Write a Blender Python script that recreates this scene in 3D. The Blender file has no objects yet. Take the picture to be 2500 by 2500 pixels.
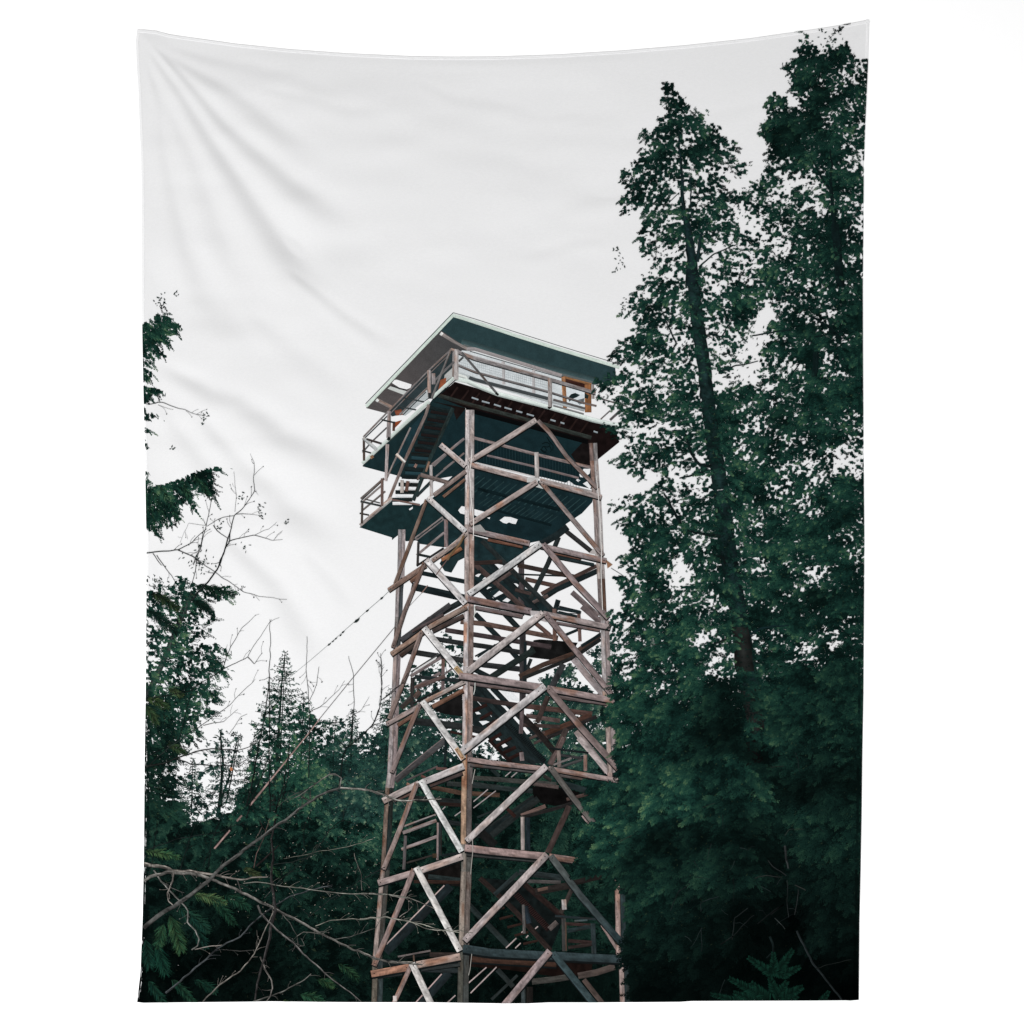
import bpy, math, random
import numpy as np
from mathutils import Vector
from mathutils.geometry import tessellate_polygon

random.seed(7)
C = bpy.context.scene.collection
S = 2.14 / 2500.0            # metres per unit of the print grid (the cloth is about 1.5 x 2.05 m)
LIT = 1.40                   # light level on the wall: inks are authored as they look and divided by it

# ------------------------------------------------------------------ print grid -> zones
K4, K5, K2 = 4.83, 5.682, 2.841
ZN = dict(A=(860, 740, K4), B=(1160, 740, K4), C=(860, 1100, K4), D=(1160, 1100, K4), E=(880, 1480, K4),
          F=(1160, 1480, K4), G=(880, 1800, K5), H=(1200, 1800, K5), I=(880, 2120, K5), J=(1200, 2120, K5),
          T1=(1460, 20, K2), T2=(1460, 640, K2), T3=(1460, 1260, K2), T4=(1460, 1800, K2),
          L1=(320, 700, K2), L2=(320, 1300, K2), L3=(320, 1800, K2), P=(0, 0, 1.0))
def zp(z, pts):
    x, y, k = ZN[z]
    return [(x + p[0] / k, y + p[1] / k) for p in pts]
def mp(*runs):
    """outline made of runs in several zones: mp('A',[..],'B',[..])"""
    out = []
    for i in range(0, len(runs), 2): out += zp(runs[i], runs[i + 1])
    return out

# ------------------------------------------------------------------ noise
class Noise:
    def __init__(s, seed): s.g = np.random.RandomState(seed).rand(256, 256)
    def __call__(s, x, y):
        xi = np.floor(x).astype(int); yi = np.floor(y).astype(int)
        fx = x - xi; fy = y - yi
        fx = fx * fx * (3 - 2 * fx); fy = fy * fy * (3 - 2 * fy)
        a = s.g[yi % 256, xi % 256]; b = s.g[yi % 256, (xi + 1) % 256]
        c = s.g[(yi + 1) % 256, xi % 256]; d = s.g[(yi + 1) % 256, (xi + 1) % 256]
        return (a * (1 - fx) + b * fx) * (1 - fy) + (c * (1 - fx) + d * fx) * fy
N1, N2, N3, N4 = Noise(1), Noise(2), Noise(3), Noise(4)
def smooth(e0, e1, x):
    t = np.clip((x - e0) / (e1 - e0), 0, 1); return t * t * (3 - 2 * t)
WJ = np.random.RandomState(9).rand(256, 256, 2)
def worley(x, y):
    xi = np.floor(x).astype(int); yi = np.floor(y).astype(int); d = np.full(np.shape(x), 9.0)
    for a in (-1, 0, 1):
        for b in (-1, 0, 1):
            j = WJ[(yi + b) % 256, (xi + a) % 256]
            d = np.minimum(d, np.hypot(xi + a + j[..., 0] - x, yi + b + j[..., 1] - y))
    return d
def lin(c):
    c = np.clip(np.asarray(c, float) / 255.0, 0, 1)
    return np.where(c <= 0.04045, c / 12.92, ((c + 0.055) / 1.055) ** 2.4)

# ------------------------------------------------------------------ outline of the cloth
LEFT = [(335.5, 72), (332, 100), (334, 160), (338, 215), (341, 300), (345, 400), (346.5, 560), (346.5, 760), (348, 860),
        (351, 1000), (354, 1110), (356, 1250), (357.5, 1320), (357, 1500), (355.5, 1700), (353, 1850), (351, 2100),
        (348, 2240), (343, 2370), (334.5, 2446.5)]
RIGHT = [(2121.5, 48), (2122, 62), (2119, 160), (2113, 290), (2109, 400), (2107.6, 560), (2106.4, 700), (2107, 900),
         (2108.7, 1150), (2110.3, 1320), (2107.8, 1690), (2105, 1850), (2103.5, 1980), (2101, 2120), (2098, 2250), (2096.5, 2441)]
TOP = [(335.5, 72), (351, 72), (382, 75), (413, 83.5), (455, 89.7), (579, 107), (703, 119.7), (843, 130), (1000, 137),
       (1100, 138.6), (1207, 138), (1362, 133), (1517, 123.5), (1673, 110.5), (1828, 94), (1999, 69.7), (2050, 61.5), (2121.5, 48)]
BOT = [(334.5, 2446.5), (350, 2448.6), (400, 2448), (600, 2446), (660, 2445), (850, 2447), (1060, 2447.4), (1220, 2450),
       (1290, 2450), (1340, 2447.6), (1460, 2447.6), (1660, 2446), (1690, 2444), (1980, 2443), (2065, 2442.4), (2076, 2443), (2096.5, 2441)]
def ev(line, t, ax):
    a = np.array(line); return np.interp(t, a[:, ax], a[:, 1 - ax])
fL = lambda y: ev(LEFT, y, 1)
fR = lambda y: ev(RIGHT, y, 1)
fT = lambda x: ev(TOP, x, 0)
fB = lambda x: ev(BOT, x, 0)

# ------------------------------------------------------------------ relief of the hanging cloth (metres)
LDIR = np.array([-0.55, 0.83])           # towards the key lamp, print grid (y down)
FOLDS = [  # centre line, half width at both ends, strength
    ([(352, 108), (380, 150), (435, 226), (507, 340), (590, 464), (662, 573), (745, 687), (800, 760)], 6, 26, .30),
    ([(366, 106), (398, 138), (471, 221), (548, 314), (631, 386), (714, 459), (790, 512), (880, 575)], 5, 24, .26),
    ([(349, 120), (370, 190), (388, 257), (398, 381), (419, 490), (450, 619), (492, 733), (530, 840)], 6, 22, .24),
    ([(370, 170), (414, 283), (466, 381), (523, 547), (548, 630), (600, 720)], 8, 22, .13),
    ([(380, 118), (429, 153), (538, 216), (611, 267), (693, 340), (780, 400)], 6, 22, .16),
    ([(420, 120), (520, 150), (600, 166), (704, 192), (792, 228), (860, 250)], 8, 16, .09),
    ([(375, 890), (468, 939), (517, 967), (580, 985), (637, 1024), (690, 1073), (770, 1107), (848, 1154), (900, 1190)], 16, 26, .21),
    ([(395, 990), (418, 1038), (468, 1105), (500, 1140), (560, 1190)], 14, 22, .14),
    ([(470, 1000), (503, 1038), (566, 1115), (658, 1200), (725, 1270), (778, 1300), (850, 1340)], 14, 26, .15),
    ([(700, 660), (770, 715), (841, 774), (925, 830), (975, 850)], 9, 11, .12),
    ([(540, 1310), (580, 1346), (623, 1388), (668, 1430), (700, 1483), (742, 1560), (770, 1640)], 16, 24, .17),
    ([(740, 1350), (792, 1405), (823, 1440), (860, 1500)], 12, 14, .07),
    ([(2118, 58), (2098, 88), (2084, 112), (2064, 146)], 2, 6, .16),
    ([(2116, 66), (2103, 96), (2094, 118)], 2, 4, .12),
    ([(1560, 470), (1492, 482), (1430, 500), (1362, 531), (1290, 560)], 14, 20, .08),
    ([(1480, 590), (1400, 596), (1330, 622), (1250, 640)], 10, 12, .06),
    ([(1900, 250), (1700, 300), (1560, 345), (1450, 380)], 14, 14, .05),
    ([(1420, 275), (1340, 290), (1230, 285)], 8, 12, .05),
    ([(1010, 200), (1120, 250), (1240, 262), (1340, 258)], 10, 14, .045),
    ([(640, 220), (760, 250), (850, 275), (960, 283)], 8, 12, .06),
    ([(2085, 280), (1990, 360), (1880, 400), (1790, 460)], 8, 16, .05),
    ([(2050, 230), (1920, 290), (1800, 330)], 8, 16, .04),
    ([(362, 1300), (372, 1370), (395, 1440)], 5, 8, .12),
    ([(470, 600), (520, 700), (560, 800), (600, 860)], 14, 24, .07),
    ([(600, 760), (700, 850), (800, 930), (880, 980)], 14, 24, .06),
]
GW = 1251
gx, gy = np.meshgrid(np.arange(GW) * 2.0, np.arange(GW) * 2.0)
HM = np.zeros((GW, GW))
for pts, w0, w1, A in FOLDS:
    p = np.array(pts, float)
    x0 = max(0, int((p[:, 0].min() - 110) / 2)); x1 = min(GW, int((p[:, 0].max() + 110) / 2))
    y0 = max(0, int((p[:, 1].min() - 110) / 2)); y1 = min(GW, int((p[:, 1].max() + 110) / 2))
    X = gx[y0:y1, x0:x1]; Y = gy[y0:y1, x0:x1]
    seg = np.hypot(*(p[1:] - p[:-1]).T); cum = np.concatenate([[0], np.cumsum(seg)]); tot = cum[-1]
    best = np.full(X.shape, 1e9); sd = np.zeros(X.shape); tt = np.zeros(X.shape)
    for i in range(len(seg)):
        d = (p[i + 1] - p[i]) / seg[i]
        t = (X - p[i, 0]) * d[0] + (Y - p[i, 1]) * d[1]
        tc = np.clip(t, 0, seg[i])
        qx = X - p[i, 0] - tc * d[0]; qy = Y - p[i, 1] - tc * d[1]
        dd = np.hypot(qx, qy); m = dd < best
        n = np.array([-d[1], d[0]])
        if n @ LDIR < 0: n = -n
        s = np.sign(qx * n[0] + qy * n[1])
        best = np.where(m, dd, best); sd = np.where(m, s * dd, sd); tt = np.where(m, (cum[i] + t) / tot, tt)
    w = w0 + (w1 * 1.7 - w0) * np.clip(tt, 0, 1)
    env = smooth(-0.02, 0.12, tt) * (1 - smooth(0.72, 1.03, tt))
    u = sd / w
    HM[y0:y1, x0:x1] += 1.75 * A * (w * S) * u * np.exp(-u * u / np.where(u > 0, 2.6, 1.3)) * env
# slack of the cloth: broad, shallow waves; flat towards the bottom
slack = (N1(gx / 260., gy / 120.) - .5) * .011 + (N2(gx / 120., gy / 46.) - .5) * .0030 + (N3(gx / 60., gy / 30.) - .5) * .0007
taut = 1 - smooth(700, 860, gx) * smooth(640, 760, gy)            # smooth where the cloth is pulled flat
taut *= 1 - smooth(1440, 1620, gx) * .8
taut *= 1 - smooth(1250, 1500, gy) * .9
HM += slack * taut
base = .003 + .0065 * (1 - smooth(900, 1350, gx)) * (1 - smooth(1100, 1750, gy))
rim = np.minimum(np.minimum(gx - fL(gy), fR(gy) - gx), np.minimum(gy - fT(gx), fB(gx) - gy))
HM = (HM + base) * smooth(-6, 130, rim) + HM * smooth(0, 30, rim) * (1 - smooth(-6, 130, rim)) * .7 + 0.0005
HM = np.where(HM < .0012, .0005 + .0007 * np.exp((np.minimum(HM, .0012) - .0012) / .0007), HM)
def hgt(x, y):
    x = np.clip(np.asarray(x, float) / 2, 0, GW - 2.001); y = np.clip(np.asarray(y, float) / 2, 0, GW - 2.001)
    xi = x.astype(int); yi = y.astype(int); fx = x - xi; fy = y - yi
    return (HM[yi, xi] * (1 - fx) + HM[yi, xi + 1] * fx) * (1 - fy) + (HM[yi + 1, xi] * (1 - fx) + HM[yi + 1, xi + 1] * fx) * fy

# ------------------------------------------------------------------ materials
def ink_material(name, grain=.10):
    m = bpy.data.materials.new(name); m.use_nodes = True
    nt = m.node_tree; nt.nodes.clear()
    o = nt.nodes.new('ShaderNodeOutputMaterial'); b = nt.nodes.new('ShaderNodeBsdfPrincipled')
    a = nt.nodes.new('ShaderNodeAttribute'); a.attribute_name = 'ink'
    n = nt.nodes.new('ShaderNodeTexNoise'); n.inputs['Scale'].default_value = 420; n.inputs['Detail'].default_value = 3
    tc = nt.nodes.new('ShaderNodeTexCoord')
    r = nt.nodes.new('ShaderNodeMapRange'); r.inputs['To Min'].default_value = 1 - grain; r.inputs['To Max'].default_value = 1 + grain
    r.inputs['From Min'].default_value = .25; r.inputs['From Max'].default_value = .75
    mx = nt.nodes.new('ShaderNodeVectorMath'); mx.operation = 'SCALE'
    nt.links.new(tc.outputs['Object'], n.inputs['Vector']); nt.links.new(n.outputs['Fac'], r.inputs['Value'])
    nt.links.new(a.outputs['Color'], mx.inputs[0]); nt.links.new(r.outputs['Result'], mx.inputs['Scale'])
    nt.links.new(mx.outputs['Vector'], b.inputs['Base Color'])
    b.inputs['Roughness'].default_value = 1.0; b.inputs['Specular IOR Level'].default_value = 0.0
    nt.links.new(b.outputs['BSDF'], o.inputs['Surface'])
    return m
INK = ink_material('printed_ink', .16)

def cloth_material(name, base, weave=.03, bump=.12):
    m = bpy.data.materials.new(name); m.use_nodes = True
    nt = m.node_tree; nt.nodes.clear()
    o = nt.nodes.new('ShaderNodeOutputMaterial'); b = nt.nodes.new('ShaderNodeBsdfPrincipled')
    tc = nt.nodes.new('ShaderNodeTexCoord')
    n = nt.nodes.new('ShaderNodeTexNoise'); n.inputs['Scale'].default_value = 520; n.inputs['Detail'].default_value = 4
    mp_ = nt.nodes.new('ShaderNodeMapping'); mp_.inputs['Scale'].default_value = (1, 1, 3.2)
    n2 = nt.nodes.new('ShaderNodeTexNoise'); n2.inputs['Scale'].default_value = 160; n2.inputs['Detail'].default_value = 5
    ad = nt.nodes.new('ShaderNodeMath'); ad.operation = 'ADD'
    r = nt.nodes.new('ShaderNodeMapRange'); r.inputs['From Min'].default_value = .7; r.inputs['From Max'].default_value = 1.3
    r.inputs['To Min'].default_value = 1 - weave; r.inputs['To Max'].default_value = 1 + weave
    mx = nt.nodes.new('ShaderNodeVectorMath'); mx.operation = 'SCALE'; mx.inputs[0].default_value = base
    bp = nt.nodes.new('ShaderNodeBump'); bp.inputs['Strength'].default_value = bump; bp.inputs['Distance'].default_value = .0006
    nt.links.new(tc.outputs['Object'], n.inputs['Vector'])
    nt.links.new(tc.outputs['Object'], mp_.inputs['Vector']); nt.links.new(mp_.outputs['Vector'], n2.inputs['Vector'])
    nt.links.new(n.outputs['Fac'], ad.inputs[0]); nt.links.new(n2.outputs['Fac'], ad.inputs[1])
    nt.links.new(ad.outputs['Value'], r.inputs['Value']); nt.links.new(r.outputs['Result'], mx.inputs['Scale'])
    nt.links.new(mx.outputs['Vector'], b.inputs['Base Color'])
    nt.links.new(ad.outputs['Value'], bp.inputs['Height']); nt.links.new(bp.outputs['Normal'], b.inputs['Normal'])
    b.inputs['Roughness'].default_value = .95; b.inputs['Specular IOR Level'].default_value = .05
    nt.links.new(b.outputs['BSDF'], o.inputs['Surface'])
    return m
CLOTH = cloth_material('white_polyester_cloth', (.616, .616, .620))
HEM = cloth_material('folded_hem_cloth', (.685, .685, .69), .03, .2)
THREAD = cloth_material('white_thread', (.76, .76, .76), .02, .1)
WALL = cloth_material('white_painted_wall', (.965, .965, .965), .004, .02)

# ------------------------------------------------------------------ mesh builders
def link(name, me, parent=None, mat=None):
    o = bpy.data.objects.new(name, me); C.objects.link(o)
    if parent is not None: o.parent = parent
    if mat is not None: me.materials.append(mat)
    return o
def raw_mesh(name, co, quads=None, tris=None, smoothf=False):
    me = bpy.data.meshes.new(name)
    co = np.asarray(co, np.float32)
    q = np.zeros((0, 4), np.int32) if quads is None or len(quads) == 0 else np.asarray(quads, np.int32)
    t = np.zeros((0, 3), np.int32) if tris is None or len(tris) == 0 else np.asarray(tris, np.int32)
    me.vertices.add(len(co)); me.vertices.foreach_set('co', co.ravel())
    nl = q.size + t.size; me.loops.add(nl)
    me.loops.foreach_set('vertex_index', np.concatenate([q.ravel(), t.ravel()]).astype(np.int32))
    me.polygons.add(len(q) + len(t))
    st = np.concatenate([np.arange(len(q)) * 4, q.size + np.arange(len(t)) * 3]).astype(np.int32)
    me.polygons.foreach_set('loop_start', st)
    me.update(calc_edges=True); me.validate()
    if smoothf: me.polygons.foreach_set('use_smooth', np.ones(len(me.polygons), bool))
    return me
def world(px, py, off):
    """print grid -> place on the cloth, off metres above it"""
    px = np.asarray(px, float); py = np.asarray(py, float)
    py = np.clip(py, fT(np.clip(px, 336, 2121)) + .6, fB(np.clip(px, 335, 2096)) - .6)
    px = np.clip(px, fL(py) + .6, fR(py) - .6)
    hemd = np.minimum(np.minimum(px - fL(py), fR(py) - px), py - fT(px))      # the print runs on over the hems
    y = -(hgt(px, py) + np.asarray(off) * .25 + .00106 * (1 - smooth(6.4, 8.6, hemd)))
    return np.stack([(px - 1250) * S, y, (1250 - py) * S], 1)

class Ink:
    """collects printed shapes and links them as one mesh lying on the cloth"""
    def __init__(s): s.v = []; s.z = []; s.c = []; s.q = []; s.t = []; s.n = 0
    def add(s, xy, z, col, quads=None, tris=None):
        xy = np.asarray(xy, float); k = len(xy)
        if z is None: z = layer(xy, quads, tris)
        s.v.append(xy); s.z.append(np.broadcast_to(np.asarray(z, float), (k,)).copy())
        s.c.append(np.broadcast_to(np.asarray(col, float), (k, 3)).copy())
        if quads is not None and len(quads): s.q.append(np.asarray(quads) + s.n)
        if tris is not None and len(tris): s.t.append(np.asarray(tris) + s.n)
        s.n += k
    def build(s, name, parent):
        if not s.n: return None
        v = np.concatenate(s.v); z = np.concatenate(s.z); c = np.concatenate(s.c)
        co = world(v[:, 0], v[:, 1], z)
        me = raw_mesh(name, co, np.concatenate(s.q) if s.q else None, np.concatenate(s.t) if s.t else None)
        a = me.attributes.new('ink', 'FLOAT_COLOR', 'POINT')
        rgba = np.ones((len(co), 4), np.float32); rgba[:, :3] = lin(c) / LIT
        a.data.foreach_set('color', rgba.ravel())
        return link(name, me, parent, INK)

OCC = np.zeros((320, 320), int); ZT = [9.0e-4]; TOPZ = [0]
def layer(xy, quads, tris):
    """each new shape lies one film above whatever is already printed where it goes"""
    p = [xy]
    for f in (quads, tris):
        if f is not None and len(f):
            q_ = xy[np.asarray(f)]; p.append(q_.mean(1)); p += [(q_[:, i] + q_[:, (i + 1) % q_.shape[1]]) / 2 for i in range(q_.shape[1])]
    p = np.concatenate(p) / 8.0
    i = np.clip(p[:, 1].astype(int), 1, 318); j = np.clip(p[:, 0].astype(int), 1, 318)
    lv = 1 + max(OCC[i + a, j + b].max() for a in (-1, 0, 1) for b in (-1, 0, 1))
    OCC[i, j] = lv; TOPZ[0] = max(TOPZ[0], lv)
    return ZT[0] + lv * 2.4e-5
def nz(): return None
def poly(ink, pts, col, z=None, grad=None, jit=.05, maxe=13):
    z = nz() if z is None else z
    tri = tessellate_polygon([[Vector((p[0], p[1], 0)) for p in pts]])
    st = [tuple(np.array(pts[i], float) for i in t) for t in tri]; out = []
    while st:
        a, b, c = st.pop()
        e = [np.hypot(*(b - a)), np.hypot(*(c - b)), np.hypot(*(a - c))]; k = int(np.argmax(e))
        if e[k] <= maxe: out.append((a, b, c)); continue
        if k == 0: m = (a + b) / 2; st += [(a, m, c), (m, b, c)]
        elif k == 1: m = (b + c) / 2; st += [(a, b, m), (a, m, c)]
        else: m = (a + c) / 2; st += [(a, b, m), (m, b, c)]
    xy = np.array(out).reshape(-1, 2)
    cc = np.broadcast_to(np.array(col, float), (len(xy), 3)).copy()
    if grad is not None:       # grad = (p0, p1, col1): printed tone runs from col at p0 to col1 at p1
        p0, p1, c1 = grad; d = np.array(p1, float) - p0
        t = np.clip(((xy - p0) @ d) / (d @ d), 0, 1)[:, None]
        cc = cc * (1 - t) + np.array(c1, float) * t
    cc *= (1 + jit * 2 * (N1(xy[:, 0] / 9, xy[:, 1] / 9) - .5))[:, None]
    ink.add(xy, z, cc, tris=np.arange(len(xy)).reshape(-1, 3))
RUST = np.array((128, 84, 62.))
def strip(ink, pts, w, col, z=None, rust=.34, tone=(1.08, 1.03, 1.0, .95, .82), grain=.24, step=4.0, col2=None, wob=0.0):
    z = nz() if z is None else z
    p = np.array(pts, float)
    w0, w1 = (w if isinstance(w, (tuple, list)) else (w, w))
    seg = np.hypot(*(p[1:] - p[:-1]).T); cum = np.concatenate([[0], np.cumsum(seg)]); tot = cum[-1]
    n = max(2, int(tot / step) + 1); s = np.linspace(0, tot, n)
    x = np.interp(s, cum, p[:, 0]); y = np.interp(s, cum, p[:, 1])
    if wob:
        x = x + wob * (N3(s / 17 + p[0, 0], np.zeros(n) + p[0, 1]) - .5) * 2; y = y + wob * (N3(s / 17 + 90.5, np.zeros(n) + p[0, 0]) - .5) * 2
    dx = np.gradient(x); dy = np.gradient(y); L = np.hypot(dx, dy) + 1e-9
    nx, ny = -dy / L, dx / L
    if abs(nx.mean()) > abs(ny.mean()):
        if nx.mean() < 0: nx, ny = -nx, -ny
    elif ny.mean() < 0: nx, ny = -nx, -ny
    ww = np.linspace(w0, w1, n); k = len(tone)
    V = []; CC = []
    base = np.array(col, float); end = base if col2 is None else np.array(col2, float)
    if rust: base = (base * .74 + base.mean() * .26) * .95; end = (end * .74 + end.mean() * .26) * .95
    r0 = random.random() * 99
    for j in range(k):
        f = j / (k - 1) - .5
        V.append(np.stack([x + nx * ww * f, y + ny * ww * f], 1))
        t = np.linspace(0, 1, n)[:, None]
        cc = (base * (1 - t) + end * t) * tone[j]
        g = 1 + grain * 2 * (N2(s / 16 + r0, np.full(n, j * 1.7 + r0)) - .5) + grain * (N4(s / 4 + r0, np.full(n, j * 3.1 + r0)) - .5)
        cc = cc * g[:, None]
        if rust:
            m = (smooth(.58, .86, N3(s / 30 + r0, np.full(n, r0 + j * .35))) * rust * 1.1)[:, None]
            cc = cc * (1 - m) + RUST * (cc.mean(1, keepdims=True) / 140) * m
        CC.append(cc)
    V = np.stack(V, 1).reshape(-1, 2); CC = np.stack(CC, 1).reshape(-1, 3)
    i = np.arange(n - 1)[:, None] * k + np.arange(k - 1)[None, :]
    i = i.ravel(); q = np.stack([i, i + 1, i + k + 1, i + k], 1)
    ink.add(V, z, CC, quads=q)
def dots(ink, pts, r, col):
    for x, y in pts:
        a = np.arange(6) * math.pi / 3 + .4
        xy = np.concatenate([[(x, y)], np.stack([x + r * np.cos(a), y + r * np.sin(a)], 1)])
        ink.add(xy, nz(), col, tris=[(0, k + 1, (k + 1) % 6 + 1) for k in range(6)])

# ------------------------------------------------------------------ foliage
def idw(ctrl, x, y, k):
    c = np.array(ctrl, float); num = np.zeros(len(x)); den = np.zeros(len(x))
    for r in c:
        w = 1 / ((x - r[0]) ** 2 + (y - r[1]) ** 2 + 60.) ** 1.7
        num += w * r[k]; den += w
    return num / den
def sdist(poly_, x, y):
    p = np.array(poly_, float); ins = np.zeros(len(x), bool); d = np.full(len(x), 1e9)
    for a, b in zip(p, np.roll(p, -1, 0)):
        e = b - a; L = e @ e + 1e-9
        t = np.clip(((x - a[0]) * e[0] + (y - a[1]) * e[1]) / L, 0, 1)
        d = np.minimum(d, np.hypot(x - a[0] - t * e[0], y - a[1] - t * e[1]))
        c = ((a[1] > y) != (b[1] > y)) & (x < (b[0] - a[0]) * (y - a[1]) / (b[1] - a[1] + 1e-12) + a[0])
        ins ^= c
    return np.where(ins, d, -d)
PAL = [(7, 19, 17), (24, 54, 46), (42, 78, 62), (92, 118, 84)]
def ramp(t, pal):
    pal = np.array(pal, float); t = np.clip(t, 0, 1) * (len(pal) - 1)
    i = np.minimum(t.astype(int), len(pal) - 2); f = (t - i)[:, None]
    return pal[i] * (1 - f) + pal[i + 1] * f
def foliage(ink, outline, z, cov, bri, spacing=3.4, size=(8, 3.6), ang=(-.5, .9), pal=PAL, seed=1, edge=16, sc=(26, 9), band=1.6e-4,
            backing=True, margin=7, olive=.012, tone=(.25, 34.), amp=.75, spray=.13, slen=(15, 8.5), axis=None, droop=.45):
    R = np.random.RandomState(seed); o = np.array(outline)
    x0, y0 = o.min(0) - margin; x1, y1 = o.max(0) + margin
    def field(x, y):
        d = sdist(outline, x, y)
        wx = x + 5 * (N3(x / 9, y / 9 + seed) - .5); wy = y + 5 * (N2(x / 9, y / 9 + seed) - .5); rot = .86 * wx + .5 * wy, .86 * wy - .5 * wx
        u = .24 * N1(x / sc[0] + seed, y / (sc[0] * .62) + seed) + .16 * N2(x / sc[1] + seed, y / (sc[1] * .8)) + .60 * (1 - worley(rot[0] / (sc[1] * 1.5), rot[1] / (sc[1] * 1.15)) * 1.1)
        c = idw(cov, x, y, 2) if isinstance(cov, list) else np.full(len(x), float(cov))
        b = idw(bri, x, y, 3) if isinstance(bri, list) else np.full(len(x), float(bri))
        rag = (N4(x / 13 + seed, y / 13) - .5) * 2 * margin
        return d, u, c * smooth(-margin * .5, edge, d + rag), b
    X, Y = np.meshgrid(np.arange(x0, x1, spacing), np.arange(y0, y1, spacing))
    X = X.ravel() + R.uniform(-.6, .6, X.size) * spacing; Y = Y.ravel() + R.uniform(-.6, .6, Y.size) * spacing
    m = (X > fL(Y) - 2) & (X < fR(Y) + 2) & (Y > fT(X) - 2) & (Y < fB(X) + 2)
    X, Y = X[m], Y[m]
    d, u, c, b = field(X, Y)
    srt = np.sort(u); thr = lambda cc: np.interp(cc, np.linspace(0, 1, len(srt)), srt)
    c = c * (.86 + .14 * smooth(.68, .9, c))
    keep = (u < thr(c)) & (c > .01)
    depth = (thr(c) - u)
    if backing:
        st = 4.0
        BX, BY = np.meshgrid(np.arange(x0, x1, st), np.arange(y0, y1, st)); BX = BX.ravel(); BY = BY.ravel()
        bd, bu, bc, bb = field(BX, BY)
        k = ((bu < thr(bc) - .13) | (bc > .935)) & (bd > 2)
        k &= (BX > fL(BY) - 3) & (BX < fR(BY) + 3) & (BY > fT(BX) - 3) & (BY < fB(BX) + 3)
        BX, BY, bb = BX[k], BY[k], bb[k]
        h = st * .86
        j = lambda: R.uniform(-1.4, 1.4, len(BX))
        V = np.stack([np.stack([BX - h + j(), BY - h + j()], 1), np.stack([BX + h + j(), BY - h + j()], 1), np.stack([BX + h + j(), BY + h + j()], 1), np.stack([BX - h + j(), BY + h + j()], 1)], 1).reshape(-1, 2)
        cc = ramp(np.clip(.16 + .30 * (N2(BX / 23, BY / 19) - .3), 0, 1) * np.clip(bb, .1, 1.3), pal) * np.clip(bb, .06, 1.15)[:, None]
        if len(BX): ink.add(V, np.repeat(z + R.uniform(0, 3e-5, len(BX)), 4), np.repeat(cc, 4, 0), quads=np.arange(len(V)).reshape(-1, 4))
    X, Y, b, depth = X[keep], Y[keep], np.clip(b[keep], .01, 2) ** .78, depth[keep]
    n = len(X)
    a = ang[0] + R.uniform(-1, 1, n) * ang[1] + (N4(X / 40, Y / 40) - .5) * 1.2
    l = size[0] * R.uniform(.55, 1.35, n) * .5; w = size[1] * R.uniform(.5, 1.4, n) * .5
    ca, sa = np.cos(a), np.sin(a); sh = R.uniform(-.5, .5, n) * l
    p0 = np.stack([X - ca * l, Y - sa * l], 1); p2 = np.stack([X + ca * l, Y + sa * l], 1)
    p1 = np.stack([X - sa * w + ca * sh, Y + ca * w + sa * sh], 1); p3 = np.stack([X + sa * w - ca * sh, Y - ca * w - sa * sh], 1)
    V = np.stack([p0, p1, p2, p3], 1).reshape(-1, 2)
    t = .30 + (N1(X / tone[1] + 31, Y / (tone[1] * .7) + 7) - .5) * amp + (N3(X / 9, Y / 7) - .5) * .45 + R.normal(0, .10, n)
    t = t * np.clip(b, .3, 1.4) - np.clip(depth - .15, 0, 1) * tone[0]
    cc = ramp(t, pal) * np.clip(b, .05, 1.25)[:, None]
    ol = R.rand(n) < olive
    cc[ol] = cc[ol] * .5 + np.array((92, 100, 66.)) * np.clip(b[ol], .1, 1.1)[:, None] * .5
    zz = z + 5e-5 + R.uniform(0, 1, n) * band + np.clip(t, 0, 1) * band * .6
    ink.add(V, np.repeat(zz, 4), np.repeat(cc, 4, 0), quads=np.arange(len(V)).reshape(-1, 4))
    # needle sprays: a short stem with needles on both sides
    pick = R.rand(n) < spray * np.clip(depth * 5 + .35, .35, 1)
    X, Y, b, t0_ = X[pick], Y[pick], b[pick], t[pick]; n = len(X); K = 9
    if not n: return
    if axis is None: side = np.where(R.rand(n) < .5, -1, 1)
    else:
        ax = np.interp(Y, [axis[0][1], axis[1][1]], [axis[0][0], axis[1][0]])
        side = np.where(X + R.normal(0, 25, n) < ax, -1, 1)
    dn = droop + R.normal(0, .38, n) + (N2(X / 45, Y / 45 + seed) - .5) * .9
    dx, dy = side * np.cos(dn), np.sin(dn)
    big = 1 + .75 * smooth(1350, 2150, Y) * (X > 1300); Ls = slen[0] * big * R.uniform(.6, 1.3, n); Ws = slen[1] * big * R.uniform(.7, 1.2, n)
    tb = np.clip(.42 + (N1(X / tone[1] + 31, Y / (tone[1] * .7) + 7) - .5) * amp * 1.3 + (N3(X / 12 + seed, Y / 8) - .5) * 1.0 + R.normal(0, .13, n), .02, 1)
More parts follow.
